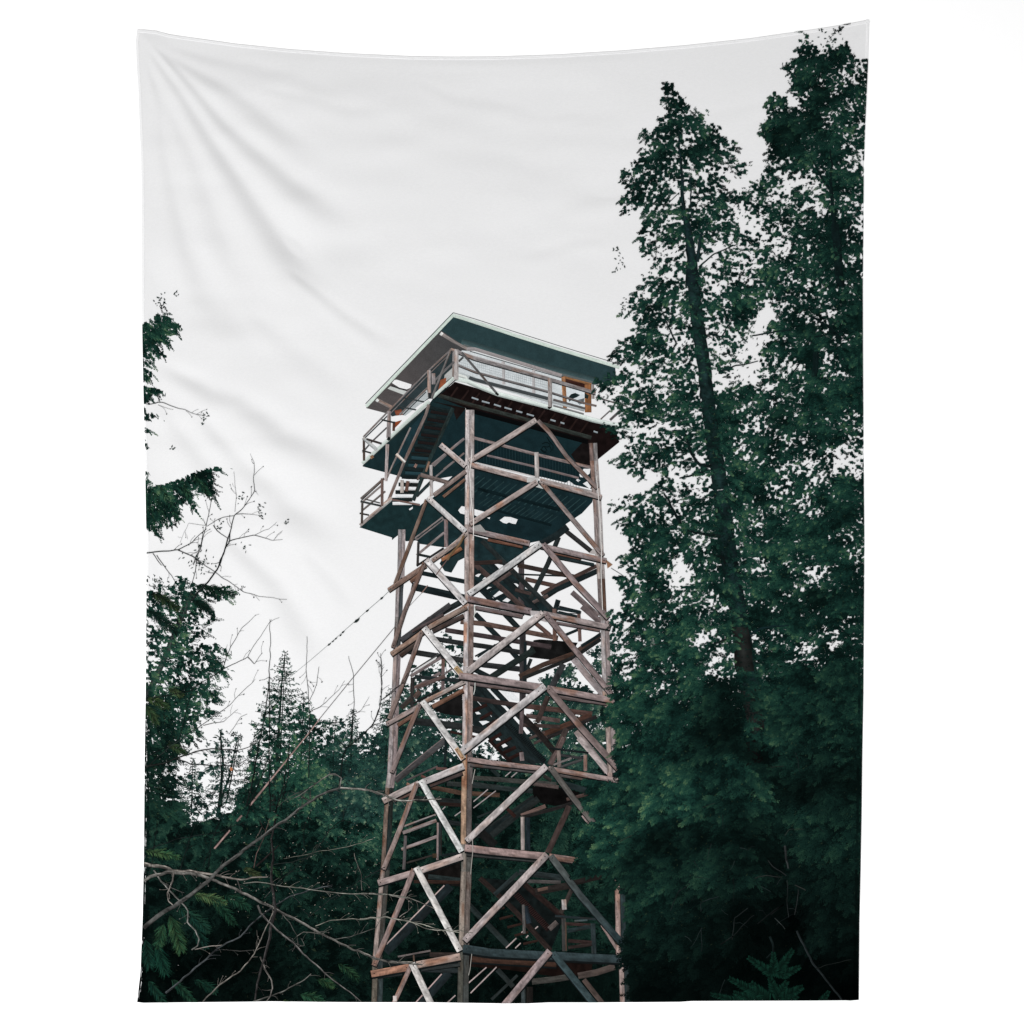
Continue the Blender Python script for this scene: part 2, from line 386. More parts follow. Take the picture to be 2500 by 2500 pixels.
    for kx in range(K):
        for sg in (-1, 1):
            f = (kx + R.rand(n)) / K
            bx, by = X + dx * Ls * f, Y + dy * Ls * f + droop * 3 * f * f
            an = R.uniform(.5, .95, n) * sg; ca, sa = np.cos(an), np.sin(an)
            ex, ey = dx * ca - dy * sa, dx * sa + dy * ca + .15
            ln = Ws * (1.05 - .6 * f) * R.uniform(.6, 1.15, n); w = R.uniform(.7, 1.3, n) * big ** .6
            e = np.stack([bx + ex * ln, by + ey * ln], 1); m = np.stack([bx + ex * ln * .5, by + ey * ln * .5], 1); nn = np.stack([-ey, ex], 1) * w[:, None]
            V = np.stack([np.stack([bx, by], 1), m + nn, e, m - nn], 1).reshape(-1, 2)
            tt = np.clip(tb * (.55 + .6 * f) + R.normal(0, .06, n), 0, 1)
            cc = ramp(tt * np.clip(b, .3, 1.3), pal) * np.clip(b, .06, 1.2)[:, None]
            zz = z + 5e-5 + band * (.25 + .9 * tb) + R.uniform(0, .12, n) * band
            ink.add(V, np.repeat(zz, 4), np.repeat(cc, 4, 0), quads=np.arange(len(V)).reshape(-1, 4))
def twig(ink, pts, w, col, z, dark=None, wob=1.6):
    tone = (1.15, .95, .6) if dark is None else (1.0, .8, dark)
    strip(ink, pts, w, col, z=z, rust=0, tone=tone, grain=.55, step=3, wob=wob)
def frond(ink, root, tip, width, z, col, tipcol, n=26, seed=0, lw=2.4, droop=.5):
    """flat spray of scale leaves along a stem: strokes leave the stem on both sides"""
    R = np.random.RandomState(seed + int(root[0])); a = np.array(root, float); b = np.array(tip, float)
    d = b - a; L = np.hypot(*d); d /= L; nrm = np.array([-d[1], d[0]])
    for i in range(n):
        t = (i + R.rand()) / n
        base = a + d * L * t + np.array([0, droop * 18 * t * t])
        for sgn in (-1, 1):
            ln = width * (.35 + .65 * math.sin(math.pi * min(1, t * .8 + .18))) * R.uniform(.6, 1.1)
            dr = d * R.uniform(.55, .95) + nrm * sgn * R.uniform(.45, .9) + np.array([0, droop * R.uniform(.2, .9)])
            dr /= np.hypot(*dr); e = base + dr * ln; m = (base + e) / 2 + np.array([R.uniform(-1, 1), -1.5])
            sd = np.array([-dr[1], dr[0]]); f = R.rand()
            c = (np.array(col, float) * (1 - f * .7) + np.array(tipcol, float) * f * .7) * R.uniform(.5, 1.15)
            ink.add([base - sd * lw * .5, base + sd * lw * .5, m + sd * lw * .8, e, m - sd * lw * .8], z + R.rand() * 1.5e-4,
                    [c * .7, c * .7, c, c * 1.15, c], quads=[(0, 1, 2, 4)], tris=[(4, 2, 3)])
            for q in range(3):      # short scale leaves along the spray
                tq = R.uniform(.3, 1); pp = base + (e - base) * tq; s2 = R.choice([-1, 1]); l2 = ln * .28 * (1.2 - tq * .6)
                e2 = pp + (dr * .8 + sd * s2 * .7) * l2
                ink.add([pp - sd * lw * .4, pp + sd * lw * .4, e2], z + R.rand() * 1.5e-4, c * R.uniform(.7, 1.2), tris=[(0, 1, 2)])

# ================================================================== the wall
wme = raw_mesh('wall', [(-6, 0, -5), (6, 0, -5), (6, 0, 5), (-6, 0, 5), (-6, .12, -5), (6, .12, -5), (6, .12, 5), (-6, .12, 5)],
               [(0, 1, 2, 3), (5, 4, 7, 6), (4, 0, 3, 7), (1, 5, 6, 2), (3, 2, 6, 7), (4, 5, 1, 0)])
wall = link('wall', wme, None, WALL); wall['kind'] = 'structure'

# ================================================================== the tapestry
tap = bpy.data.objects.new('wall_tapestry', None); C.objects.link(tap)
tap['label'] = 'white cloth tapestry printed with a wooden lookout tower among dark conifers, hung on a wall'
tap['category'] = 'tapestry'

# ---- cloth
NU, NV = 420, 560
u = np.linspace(0, 1, NU); v = np.linspace(0, 1, NV)
U, V = np.meshgrid(u, v)
def par(line, t):
    a = np.array(line, float); s = np.concatenate([[0], np.cumsum(np.hypot(*(a[1:] - a[:-1]).T))]); s /= s[-1]
    return np.stack([np.interp(t, s, a[:, 0]), np.interp(t, s, a[:, 1])], -1)
tp, bt, lf, rt = par(TOP, U), par(BOT, U), par(LEFT, V), par(RIGHT, V)
c00, c10, c01, c11 = map(np.array, (TOP[0], TOP[-1], BOT[0], BOT[-1]))
U3, V3 = U[..., None], V[..., None]
Pxy = (1 - V3) * tp + V3 * bt + (1 - U3) * lf + U3 * rt - ((1 - U3) * (1 - V3) * c00 + U3 * (1 - V3) * c10 + (1 - U3) * V3 * c01 + U3 * V3 * c11)
px, py = Pxy[..., 0].ravel(), Pxy[..., 1].ravel()
front = np.stack([(px - 1250) * S, -hgt(px, py), (1250 - py) * S], 1)
i = (np.arange(NV - 1)[:, None] * NU + np.arange(NU - 1)[None, :]).ravel()
q = np.stack([i, i + NU, i + NU + 1, i + 1], 1)
cl = link('cloth', raw_mesh('cloth', front, q, smoothf=True), tap, CLOTH)
sm = cl.modifiers.new('thickness', 'SOLIDIFY'); sm.thickness = .0003; sm.offset = -1

# ---- hems: folded, stitched strips round the edge
def hem(line, inward, w, puck):
    a = par(line, np.linspace(0, 1, 500)); d = np.gradient(a, axis=0); d /= np.hypot(d[:, 0], d[:, 1])[:, None]
    nrm = np.stack([-d[:, 1], d[:, 0]], 1) * inward
    prof = [(0.3, .0001), (1.0, .0006), (w * .45, .0010), (w * .74, .0006), (w * .86, .0010), (w, .0008), (w + .8, .00005)]
    co = []
    s = np.arange(500)
    for o_, h_ in prof:
        pnt = a + nrm * o_
        hh = h_ * (1 + puck * (N2(s / 2.1, np.full(500, o_)) - .5))
        co.append(np.stack([(pnt[:, 0] - 1250) * S, -(hgt(pnt[:, 0], pnt[:, 1]) + hh), (1250 - pnt[:, 1]) * S], 1))
    k = len(prof); co = np.stack(co, 1).reshape(-1, 3)
    ii = (np.arange(499)[:, None] * k + np.arange(k - 1)[None, :]).ravel()
    h = link('hem', raw_mesh('hem', co, np.stack([ii, ii + 1, ii + k + 1, ii + k], 1), smoothf=True), tap, HEM)
    # stitches
    L = np.hypot(*(a[1:] - a[:-1]).T).sum(); n = int(L / 4.6); st = par(line, (np.arange(n) + .5) / n)
    dd = par(line, np.minimum(1, (np.arange(n) + .9) / n)) - st; dd /= np.hypot(dd[:, 0], dd[:, 1])[:, None] + 1e-9
    nn = np.stack([-dd[:, 1], dd[:, 0]], 1) * inward; c_ = st + nn * (w * .78)
    vs = []
    for f, g, hgt_ in ((-1.5, 0, .0005), (0, -.55, .0008), (1.5, 0, .0005), (0, .55, .0008)):
        pnt = c_ + dd * f + nn * g
        vs.append(np.stack([(pnt[:, 0] - 1250) * S, -(hgt(pnt[:, 0], pnt[:, 1]) + hgt_ + .0002), (1250 - pnt[:, 1]) * S], 1))
    vs = np.stack(vs, 1).reshape(-1, 3)
    link('stitching', raw_mesh('stitching', vs, np.arange(len(vs)).reshape(-1, 4)), h, THREAD)
hem(TOP, 1, 7.5, 1.3); hem(LEFT, -1, 6.0, .9); hem(RIGHT, 1, 6.5, .9)

# ================================================================== printed picture
def stuffpart(name, parent, label=None):
    pass

# ---------- background woods (behind the tower)
zb = 2.0e-4
back_dark = [(6, 17, 15), (20, 47, 41), (36, 70, 58), (84, 110, 86)]
haze_pal = [(16, 32, 31), (30, 56, 52), (44, 76, 66), (104, 122, 100)]

b = Ink()
und = mp('L3', [(-60, 390), (190, 400), (300, 470), (440, 560), (560, 520), (760, 470), (860, 330), (1250, 180), (1932, 120)], 'P', [(1060, 1845), (1160, 1835), (1260, 1860), (1420, 1845), (1600, 1840), (1600, 2460), (300, 2460)])
ucov = [(400, 2050, .97), (600, 2000, .97), (800, 1960, .96), (900, 1900, .93), (1100, 1930, .96), (1300, 1900, .95), (1480, 1950, .97), (1000, 2300, 1), (500, 2350, 1), (1400, 2300, 1)]
ubri = [(380, 2040, 0, .75), (560, 2010, 0, .80), (800, 1920, 0, 1.05), (900, 2000, 0, .98), (700, 2080, 0, .72), (450, 2200, 0, .55), (800, 2180, 0, .62), (420, 2400, 0, .26), (600, 2420, 0, .30),
        (560, 2330, 0, .22), (850, 2350, 0, .50), (1000, 2200, 0, .55), (1060, 2380, 0, .40), (1180, 2420, 0, .32), (1300, 1960, 0, .75), (1300, 2080, 0, .66), (1350, 2250, 0, .62), (1400, 2380, 0, .28), (1280, 2440, 0, .22), (1450, 2080, 0, .72), (1480, 2240, 0, .62)]
poly(b, [(p[0], p[1] + 26) for p in und[:-2]] + und[-2:], (7, 18, 17), z=zb - 3e-5, jit=.5,
     grad=((900, 1900), (900, 2420), (3, 6, 6)))
foliage(b, und, zb, ucov, ubri, spacing=3.9, size=(11, 3.2), ang=(.3, .8), pal=back_dark, seed=11, edge=20, tone=(.1, 22.), amp=1.1, spray=.2, slen=(20, 9), droop=.75)
b.build('printed_undergrowth', tap)

def conifer(outline, cov, bri, z, seed, trunk=None, pal=PAL, limbs=(), parts=None, label=None, **kw):
    f = Ink(); foliage(f, outline, z, cov, bri, pal=pal, seed=seed, **kw)
    o = f.build('printed_conifer', tap)
    if label: o['label'] = label
    if trunk:
        t = Ink()
        for pts, w, c in trunk: strip(t, pts, w, c, z=z + (1.2e-4 if parts is None else parts), rust=0, tone=(.7, 1.0, 1.1, .85, .6), grain=.35, step=4)
        t.build('trunk', o)
    for l in limbs: twig(f, *l)
    return o

# spruce behind the tower, right of it
conifer(mp('F', [(880, 760), (950, 690), (1050, 690), (1140, 670), (1250, 880), (1450, 980), (1700, 1000), (1700, 1980), (400, 1980), (560, 1500), (690, 1400), (660, 1150), (700, 1000), (700, 860), (800, 800)]),
        .80, .92, zb + 1e-4, 21, pal=haze_pal, spacing=2.9, size=(7, 2.2), edge=14, sc=(24, 7))
conifer(mp('F', [(1340, 520), (1420, 480), (1600, 300), (1640, 420), (1680, 900), (1600, 1000), (1440, 900)]), .55, 1.0, zb + 1e-4, 22, pal=haze_pal, spacing=2.9, size=(7, 2.2), edge=10, sc=(22, 6.5))
# distant trees seen through the lower half of the frame, left of the centre post
conifer(mp('E', [(560, 880), (600, 700), (680, 680), (760, 760), (900, 560), (980, 440), (960, 320), (1040, 260), (1120, 380), (1180, 330), (1220, 420), (1210, 1000), (1300, 1500), (1700, 1640), (1900, 1800), (1900, 1960), (100, 1960), (430, 1000)]),
        [(1040, 1560, .25), (1100, 1560, .3), (1010, 1640, .45), (1030, 1680, .6), (980, 1760, .85), (1060, 1800, .85), (1110, 1850, .5), (1180, 1860, .55), (1240, 1850, .45), (1000, 1850, .9)],
        .95, zb + 1e-4, 23, pal=haze_pal, spacing=2.9, size=(7, 2.2), edge=10, sc=(24, 7))

def tiers(k, apex, foot, width, z, n, col, seed=0, droop=.28, ndl=9):
    """young fir: whorls of thin boughs with needles, shorter towards the tip"""
    R = np.random.RandomState(seed); a = np.array(apex, float); f_ = np.array(foot, float)
    for i in range(n):
        t = (i + R.uniform(.1, .9)) / n; p = a + (f_ - a) * t; L = width * (.06 + .94 * t ** .9) * R.uniform(.55, 1.12)
        for sg in (-1, 1):
            if R.rand() < .12: continue
            ll = L * R.uniform(.7, 1.1); dr = droop * R.uniform(.4, 1.5) - .25 * (1 - t)
            m = 14; tt = np.linspace(0, 1, m); X = p[0] + sg * ll * tt; Y = p[1] + ll * (dr * tt - .22 * tt * tt * (tt > .5) * tt)
            c = np.array(col, float) * R.uniform(.55, 1.25)
            strip(k, list(zip(X, Y)), (1.8, .7), c * .7, z=z + R.rand() * 4e-5, rust=0, tone=(1, 1), step=4)
            nn = max(4, int(ll / 2.0))
            for j in range(nn):
                q_ = R.rand(); x = p[0] + sg * ll * q_; y = np.interp(q_, tt, Y); l2 = ndl * (1.1 - .5 * q_) * R.uniform(.5, 1.1)
                an = R.choice([-1, 1], p=[.4, .6]) * R.uniform(.3, 1.2); ex, ey = sg * math.cos(an), math.sin(an) + .15
                w_ = R.uniform(.6, 1.2)
                k.add([(x, y), (x + ex * l2 * .5 - ey * w_, y + ey * l2 * .5 + ex * w_), (x + ex * l2, y + ey * l2), (x + ex * l2 * .5 + ey * w_, y + ey * l2 * .5 - ex * w_)], z + R.rand() * 6e-5, c * R.uniform(.7, 1.3), quads=[(0, 1, 2, 3)])
def fir(apex, foot, width, z, n, col, seed, **kw):
    k = Ink(); A = zp('L2', [apex, foot])
    tiers(k, A[0], A[1], width / K2, z, n, col, seed, **kw)
    strip(k, A, (1.2, 4), np.array(col) * .5, z=z + 2e-5, rust=0, tone=(1, .9, .8), step=5)
    return k.build('printed_conifer', tap)
zy = zb + 3.0e-4
fir((1072, 826), (1030, 1640), 300, zy, 46, (30, 60, 50), 71)
fir((1200, 1110), (1180, 1640), 190, zy, 26, (32, 60, 52), 72)
fir((1540, 1225), (1520, 1640), 150, zy, 26, (32, 60, 52), 73)
fir((1800, 1080), (1760, 1640), 210, zy, 30, (34, 62, 54), 74)
fir((1420, 1270), (1400, 1640), 120, zy, 20, (34, 60, 54), 75)
fir((620, 1365), (630, 1900), 130, zy, 28, (30, 54, 47), 76)
fir((760, 1390), (660, 1880), 120, zy, 24, (30, 54, 47), 77)
fir((870, 1400), (830, 1900), 170, zy, 26, (28, 54, 46), 78)
fir((430, 1560), (420, 1960), 180, zy, 22, (26, 50, 42), 79)
# spruces between the left edge and the tower
trunkc = (26, 32, 30)
conifer(mp('L2', [(1420, 1300), (1540, 1230), (1590, 1300), (1650, 1400), (1690, 1330), (1690, 1200), (1760, 1140), (1860, 1100), (1960, 1080), (1960, 2000), (1250, 2000), (1340, 1420)]),
        [(870, 1760, .15), (860, 1800, .6), (930, 1730, .2), (960, 1720, .3), (870, 1735, .0), (940, 1700, .0), (930, 1830, .88), (880, 1900, .92), (980, 1900, .92), (800, 1850, .85)], 1.0, zb + 1.6e-4, 31,
        trunk=[(zp('L2', [(1540, 1250), (1530, 1500), (1500, 1800)]), (3, 8), trunkc)], pal=haze_pal, spacing=2.9, size=(7, 2.2), edge=12, sc=(24, 7))
conifer(mp('L2', [(1072, 826), (1090, 880), (1140, 960), (1165, 985), (1070, 1003), (1090, 1050), (1125, 1090), (1080, 1120), (1100, 1160), (1190, 1140), (1280, 1160), (1250, 1240), (1320, 1300), (1390, 1300), (1420, 1420), (1360, 2000), (700, 2000), (720, 1800), (830, 1690), (810, 1500), (900, 1440), (800, 1330), (880, 1290), (825, 1160), (960, 1175), (880, 1110), (985, 1060), (1040, 1020), (965, 965), (1010, 945), (985, 905), (1050, 880)]),
        [(697, 1610, .0), (695, 1640, .1), (690, 1665, .0), (692, 1690, .3), (640, 1710, .15), (730, 1715, .4), (690, 1740, .4), (660, 1790, .5), (740, 1790, .6), (640, 1850, .55), (700, 1860, .8), (640, 1920, .8), (760, 1900, .88), (590, 1960, .9)],
        1.0, zb + 2.0e-4, 32, trunk=[(zp('L2', [(1072, 830), (1050, 1000), (1030, 1300), (1010, 1640), (980, 1932)]), (2, 11), trunkc)], pal=PAL, spacing=2.9, size=(8, 2.0), ang=(.35, .7), edge=9, sc=(22, 6.5), margin=5)
conifer(mp('L2', [(500, 1430), (600, 1370), (720, 1375), (780, 1400), (720, 1480), (790, 1560), (700, 1620), (760, 1700), (690, 1760), (560, 1800), (680, 2000), (300, 2000), (380, 1700), (490, 1560)]),
        .30, .95, zb + 1.8e-4, 33, trunk=[(zp('L2', [(620, 1380), (640, 1600), (610, 1932)]), (3, 9), trunkc), (zp('L2', [(740, 1420), (680, 1700), (600, 1932)]), (2, 7), trunkc)], pal=haze_pal, spacing=3.5, size=(9, 2.8), ang=(.6, .9), edge=12, sc=(20, 8))
conifer(mp('L2', [(60, 290), (160, 285), (260, 300), (350, 300), (500, 350), (700, 365), (825, 385), (700, 425), (720, 460), (600, 500), (500, 470), (620, 565), (560, 640), (580, 690), (480, 760), (560, 745), (745, 830), (600, 860), (735, 990), (560, 1000), (650, 1090), (600, 1180), (480, 1200), (660, 1230), (490, 1310), (500, 1420), (420, 1500), (300, 1600), (390, 1690), (330, 1800), (430, 2000), (60, 2000)]),
        [(370, 1420, .35), (420, 1410, .3), (450, 1430, .7), (380, 1470, .75), (500, 1440, .72), (560, 1440, .55), (480, 1480, .75), (510, 1520, .45), (400, 1540, .45), (380, 1600, .55), (430, 1600, .7), (520, 1590, .6), (420, 1650, .7), (540, 1650, .55),
         (390, 1720, .9), (450, 1720, .82), (500, 1700, .75), (380, 1800, .90), (470, 1800, .72), (400, 1900, .88), (470, 1880, .6), (400, 1980, .85)],
        [(400, 1440, 0, 1.0), (400, 1600, 0, 1.0), (480, 1650, 0, .95), (380, 1800, 0, .78), (470, 1780, 0, .9), (390, 1900, 0, .66), (450, 1950, 0, .75)],
        zb + 2.6e-4, 34, trunk=[(zp('L2', [(430, 420), (330, 640), (230, 880), (110, 1140)]), (11, 15), (52, 54, 54)), (zp('L2', [(380, 480), (300, 700), (290, 800)]), (7, 9), (30, 34, 34))],
        pal=PAL, spacing=2.8, size=(8.5, 1.9), ang=(.55, .8), edge=12, sc=(26, 6.6), olive=.05, spray=.13, slen=(24, 7), axis=((250, 0), (250, 2500)), droop=.5)

# cedar boughs reaching in from the left edge
def bough(outline, cov, z, seed, sprays=(), **kw):
    f = Ink(); foliage(f, outline, z, cov, .95, seed=seed, spacing=2.7, size=(9, 1.9), ang=(.95, .6), edge=7, sc=(20, 6), margin=5, spray=.13, slen=(20, 5.5), axis=((250, 0), (250, 2500)), droop=.75, **kw)
    for r, t, w in sprays: frond(f, r, t, w, z + 3e-4, (22, 52, 42), (58, 88, 62), n=16, seed=seed, lw=1.8)
    return f.build('printed_cedar_bough', tap)
ze = zb + 6e-4
bough(mp('L1', [(60, 270), (120, 230), (180, 180), (270, 190), (290, 250), (370, 268), (330, 330), (250, 340), (310, 382), (200, 430), (285, 490), (150, 520), (205, 522), (90, 560), (165, 605), (150, 655), (60, 660)]), .86, ze, 41)
bough(mp('L1', [(60, 680), (200, 698), (243, 755), (150, 760), (115, 800), (110, 835), (60, 835)]), .88, ze, 42)
bough(mp('L1', [(60, 850), (150, 870), (200, 905), (243, 935), (130, 920), (60, 950), (175, 1032), (95, 1040), (140, 1135), (60, 1120)]), .55, ze, 43)
bough(mp('L1', [(200, 95), (240, 90), (250, 130), (200, 150)]), .3, ze, 44)
bough(mp('L1', [(60, 1250), (110, 1270), (120, 1390), (200, 1375), (350, 1318), (500, 1272), (640, 1240), (715, 1268), (580, 1290), (582, 1345), (595, 1485), (490, 1430), (420, 1415), (475, 1585), (380, 1515), (325, 1500), (372, 1655), (290, 1600), (292, 1705), (235, 1620), (180, 1735), (60, 1660)]),
      .90, ze, 45, sprays=[(p[0], p[1], 16) for p in [zp('L1', [(200, 1380), (330, 1600)]), zp('L1', [(140, 1400), (250, 1640)]), zp('L1', [(110, 1400), (160, 1680)]), zp('L1', [(350, 1330), (440, 1520)]), zp('L1', [(440, 1310), (570, 1460)])]])

# ---------- the lookout tower
t0 = Ink()
teal, dteal, blk, brn = (25, 42, 45), (20, 38, 41), (11, 13, 14), (23, 16, 16)
# shaded undersides, one quiet tone each
poly(t0, zp('C', [(125, 188), (540, 298), (640, 340), (1000, 335), (1200, 300), (1335, 200), (1335, -480), (1210, -800), (960, -620), (905, -540), (440, -125)]), teal, jit=.12)
poly(t0, zp('B', [(-130, 1260), (0, 1300), (620, 1460), (1290, 1650), (1140, 1780), (1200, 1900), (1390, 1940), (1405, 2200), (700, 2030), (0, 1880), (-600, 1880), (-640, 1500), (-450, 1290)]), (22, 40, 44), jit=.1)
poly(t0, zp('B', [(1270, 1640), (1380, 1640), (1370, 1930), (1210, 1910), (1130, 1785)]), (22, 19, 19), jit=.3)
poly(t0, zp('D', [(0, 160), (720, 345), (1390, 560), (1380, 610), (1260, 740), (1050, 880), (960, 1010), (780, 1060), (640, 1090), (-120, 920), (-560, 800), (-440, 470), (-150, 190)]), (22, 39, 43), jit=.16)
poly(t0, zp('C', [(1000, 520), (1330, 330), (1340, 930), (1250, 900), (900, 590)]), (22, 40, 43), jit=.12)
poly(t0, zp('C', [(88, 905), (350, 680), (470, 570), (800, 650), (880, 585), (940, 620), (1090, 790), (1090, 980), (940, 1060), (740, 1060), (640, 1070), (540, 1000), (500, 1030), (472, 1056), (470, 1025)]), (26, 45, 47), jit=.14)
poly(t0, zp('C', [(1090, 800), (1330, 960), (1290, 1000), (1130, 1130), (1080, 1140), (1000, 1130), (800, 1100), (760, 1060), (900, 930)]), (27, 45, 48), jit=.2)
poly(t0, zp('C', [(1330, 1040), (1330, 1260), (1250, 1300), (1170, 1440), (1090, 1420), (1030, 1330), (1080, 1250), (1230, 1100)]), (30, 45, 47), jit=.2)
poly(t0, zp('D', [(-20, 1000), (130, 1040), (640, 1130), (620, 1180), (480, 1270), (400, 1340), (330, 1370), (180, 1320), (20, 1300), (-20, 1300)]), (27, 44, 47), jit=.25)
poly(t0, zp('D', [(-20, 1300), (180, 1310), (420, 1380), (560, 1540), (930, 1900), (720, 1920), (420, 1860), (330, 1800), (-20, 1600)]), (27, 40, 42), jit=.25)
for pts in [[(180, 1318), (335, 1352), (285, 1408), (240, 1385)], [(0, 1432), (80, 1442), (40, 1490), (5, 1480)], [(85, 1520), (110, 1495), (150, 1494), (110, 1535)], [(362, 1512), (480, 1535), (512, 1590), (500, 1612), (450, 1608)], [(135, 1630), (155, 1606), (230, 1612), (185, 1660)], [(212, 1715), (285, 1652), (338, 1682), (258, 1744)], [(322, 1772), (372, 1735), (418, 1762), (385, 1788)], [(20, 1655), (60, 1650), (150, 1725), (22, 1715)], [(470, 1385), (500, 1385), (505, 1405), (480, 1405)], [(395, 1430), (440, 1430), (445, 1460), (410, 1455)], [(590, 1600), (630, 1625), (625, 1640), (590, 1625)]]:
    poly(t0, zp('D', pts), (228, 229, 230), jit=.01)
poly(t0, zp('H', [(-230, 1210), (0, 1220), (580, 810), (650, 850), (330, 1090), (0, 1370), (-200, 1400)]), (24, 31, 32), jit=.3)
poly(t0, zp('J', [(-160, 130), (400, 170), (1000, 680), (820, 1140), (300, 560)]), (16, 21, 21), jit=.4)
poly(t0, zp('F', [(690, 400), (760, 390), (920, 400), (1210, 430), (1130, 570), (960, 640), (620, 600), (640, 500)]), (22, 22, 22), jit=.4)
poly(t0, zp('E', [(860, 1190), (1200, 1020), (1205, 1300), (1000, 1270), (900, 1240)]), (23, 22, 22), jit=.3)
poly(t0, zp('E', [(1330, 1100), (1420, 1120), (1560, 1400), (1400, 1440), (1330, 1400)]), (25, 24, 24), jit=.3)
poly(t0, zp('F', [(-110, 930), (0, 915), (110, 940), (560, 1440), (640, 1560), (830, 1850), (400, 1850), (160, 1560), (-100, 1330)]), (27, 36, 37), jit=.3)
for pts in [[(15, 1112), (110, 1120), (155, 1178), (70, 1170)], [(300, 1160), (350, 1165), (405, 1218), (350, 1205)], [(160, 1255), (225, 1260), (265, 1308), (190, 1300)], [(45, 1355), (130, 1348), (170, 1362), (90, 1402)], [(440, 1298), (490, 1300), (525, 1345), (470, 1335)], [(320, 1420), (350, 1390), (430, 1475), (400, 1485)], [(120, 945), (140, 942), (278, 1080), (250, 1085)], [(275, 965), (390, 975), (525, 1100), (520, 1118), (400, 1105)], [(230, 1550), (290, 1552), (300, 1580), (250, 1580)], [(300, 1620), (360, 1600), (400, 1640), (330, 1668)], [(0, 1250), (40, 1242), (70, 1270), (20, 1275)]]:
    poly(t0, zp('F', pts), (226, 228, 229), jit=.01)
poly(t0, zp('H', [(560, 690), (700, 650), (930, 690), (1230, 760), (1110, 900), (880, 950), (600, 890)]), (13, 12, 12), jit=.4)
poly(t0, zp('J', [(-440, 1200), (0, 1220), (900, 1260), (1400, 1310), (1380, 1480), (900, 1500), (200, 1400), (-300, 1360)]), (22, 15, 13), jit=.4)
poly(t0, zp('I', [(900, 30), (1390, -110), (1390, 250), (1000, 210), (760, 130)]), (20, 18, 17), jit=.4)
# deck board lines under the platform
for k in np.arange(0, 9, .5):
    strip(t0, zp('D', [(40 + k * 150, 300 + k * 34), (-170 + k * 150, 470 + k * 34)]), 2.4, (39, 60, 62), rust=0, grain=.25)
for k in np.arange(0, 8, .5):
    strip(t0, zp('D', [(150 + k * 110, 560 + k * 28), (40 + k * 110, 640 + k * 28)]), 2.2, (37, 57, 59), rust=0, grain=.25)
strip(t0, zp('D', [(30, 450), (1000, 700)]), 8, (15, 28, 31), rust=0)
strip(t0, zp('D', [(200, 690), (900, 880)]), 6, (15, 28, 31), rust=0)
for pts in [[(1250, 705), (1290, 655), (1330, 662), (1330, 755), (1275, 740)], [(1440, 690), (1560, 722), (1490, 788), (1440, 760)], [(670, 690), (715, 660), (715, 685), (680, 705)]]:
    poly(t0, zp('C', pts), (232, 232, 233), jit=.01)
for pts in [[(288, 822), (345, 780), (420, 785), (502, 812), (478, 866), (440, 862), (400, 846), (370, 862), (330, 852)], [(140, 792), (178, 786), (170, 808)], [(1228, 280), (1280, 215), (1360, 215), (1350, 270), (1290, 320), (1225, 310)], [(1050, 395), (1105, 355), (1172, 405), (1130, 425)], [(1270, 390), (1320, 362), (1368, 430), (1350, 450)], [(1185, 345), (1215, 335), (1240, 352), (1215, 370)]]:
    poly(t0, zp('D', pts), (230, 231, 232), jit=.01)
# back faces, inner stairs and landings, dark against the sky
def IB(z, pts, w, col, rust=.15, **k): strip(t0, zp(z, pts), w / ZN[z][2] if not isinstance(w, tuple) else tuple(a / ZN[z][2] for a in w), tuple(np.array(col) * (.84 if max(col) < 130 else 1)), rust=rust * .6, **k)
dk = (31, 45, 48); dk2 = (44, 54, 55); brw = (98, 72, 64)
# level 2-3
IB('D', [(545, 1280), (545, 1950)], 68, (92, 80, 83))
IB('C', [(700, 1600), (1330, 1740)], 85, dk); IB('C', [(800, 1440), (1330, 1545)], 52, dk); IB('C', [(1330, 1760), (900, 2000)], 70, dk2)
IB('D', [(-10, 1440), (1080, 1480)], 20, dk); IB('D', [(0, 1560), (480, 1560)], 10, dk)
IB('D', [(500, 1350), (1175, 1490)], 55, (72, 58, 54), .5); IB('D', [(590, 1515), (945, 1595)], 52, (102, 76, 68), .4); IB('D', [(360, 1500), (520, 1560)], 40, dk)
IB('D', [(780, 1690), (960, 1590), (1430, 1360)], 46, (92, 70, 64)); IB('D', [(640, 1850), (960, 1640), (1440, 1420)], 62, dk)
IB('D', [(660, 1800), (860, 1710)], 40, (105, 88, 84))
IB('D', [(985, 1020), (860, 1330), (640, 1780)], 58, dk2); IB('D', [(1070, 950), (1370, 1190)], 55, (58, 58, 58)); IB('D', [(1090, 900), (960, 1000), (640, 1180)], 80, dk)
IB('D', [(1140, 1670), (1450, 1950)], 62, (128, 112, 112)); IB('D', [(980, 1760), (930, 1930)], 60, dk)
IB('D', [(80, 1060), (420, 1400), (930, 1900)], 60, dk2); IB('D', [(-60, 1290), (600, 1880)], 60, (92, 72, 68)); IB('D', [(150, 1310), (730, 1890)], 72, dk)
IB('D', [(-100, 1330), (320, 1310)], 50, (66, 50, 46))
for k in range(6):
    x, y = -40 + k * 95, 1440 + k * 92
    IB('D', [(x - 60, y + 60), (x + 100, y - 20)], 38, (28, 42, 44))
IB('D', [(-60, 1500), (30, 1600), (190, 1760)], 60, dk)
IB('D', [(470, 1640), (660, 1690)], 40, (84, 66, 62)); IB('D', [(320, 1440), (450, 1390)], 30, (88, 72, 68)); IB('D', [(270, 1540), (420, 1440)], 40, (96, 78, 74))
IB('D', [(990, 1840), (1240, 1900)], 26, dk); IB('D', [(980, 1900), (1230, 1960)], 26, dk)
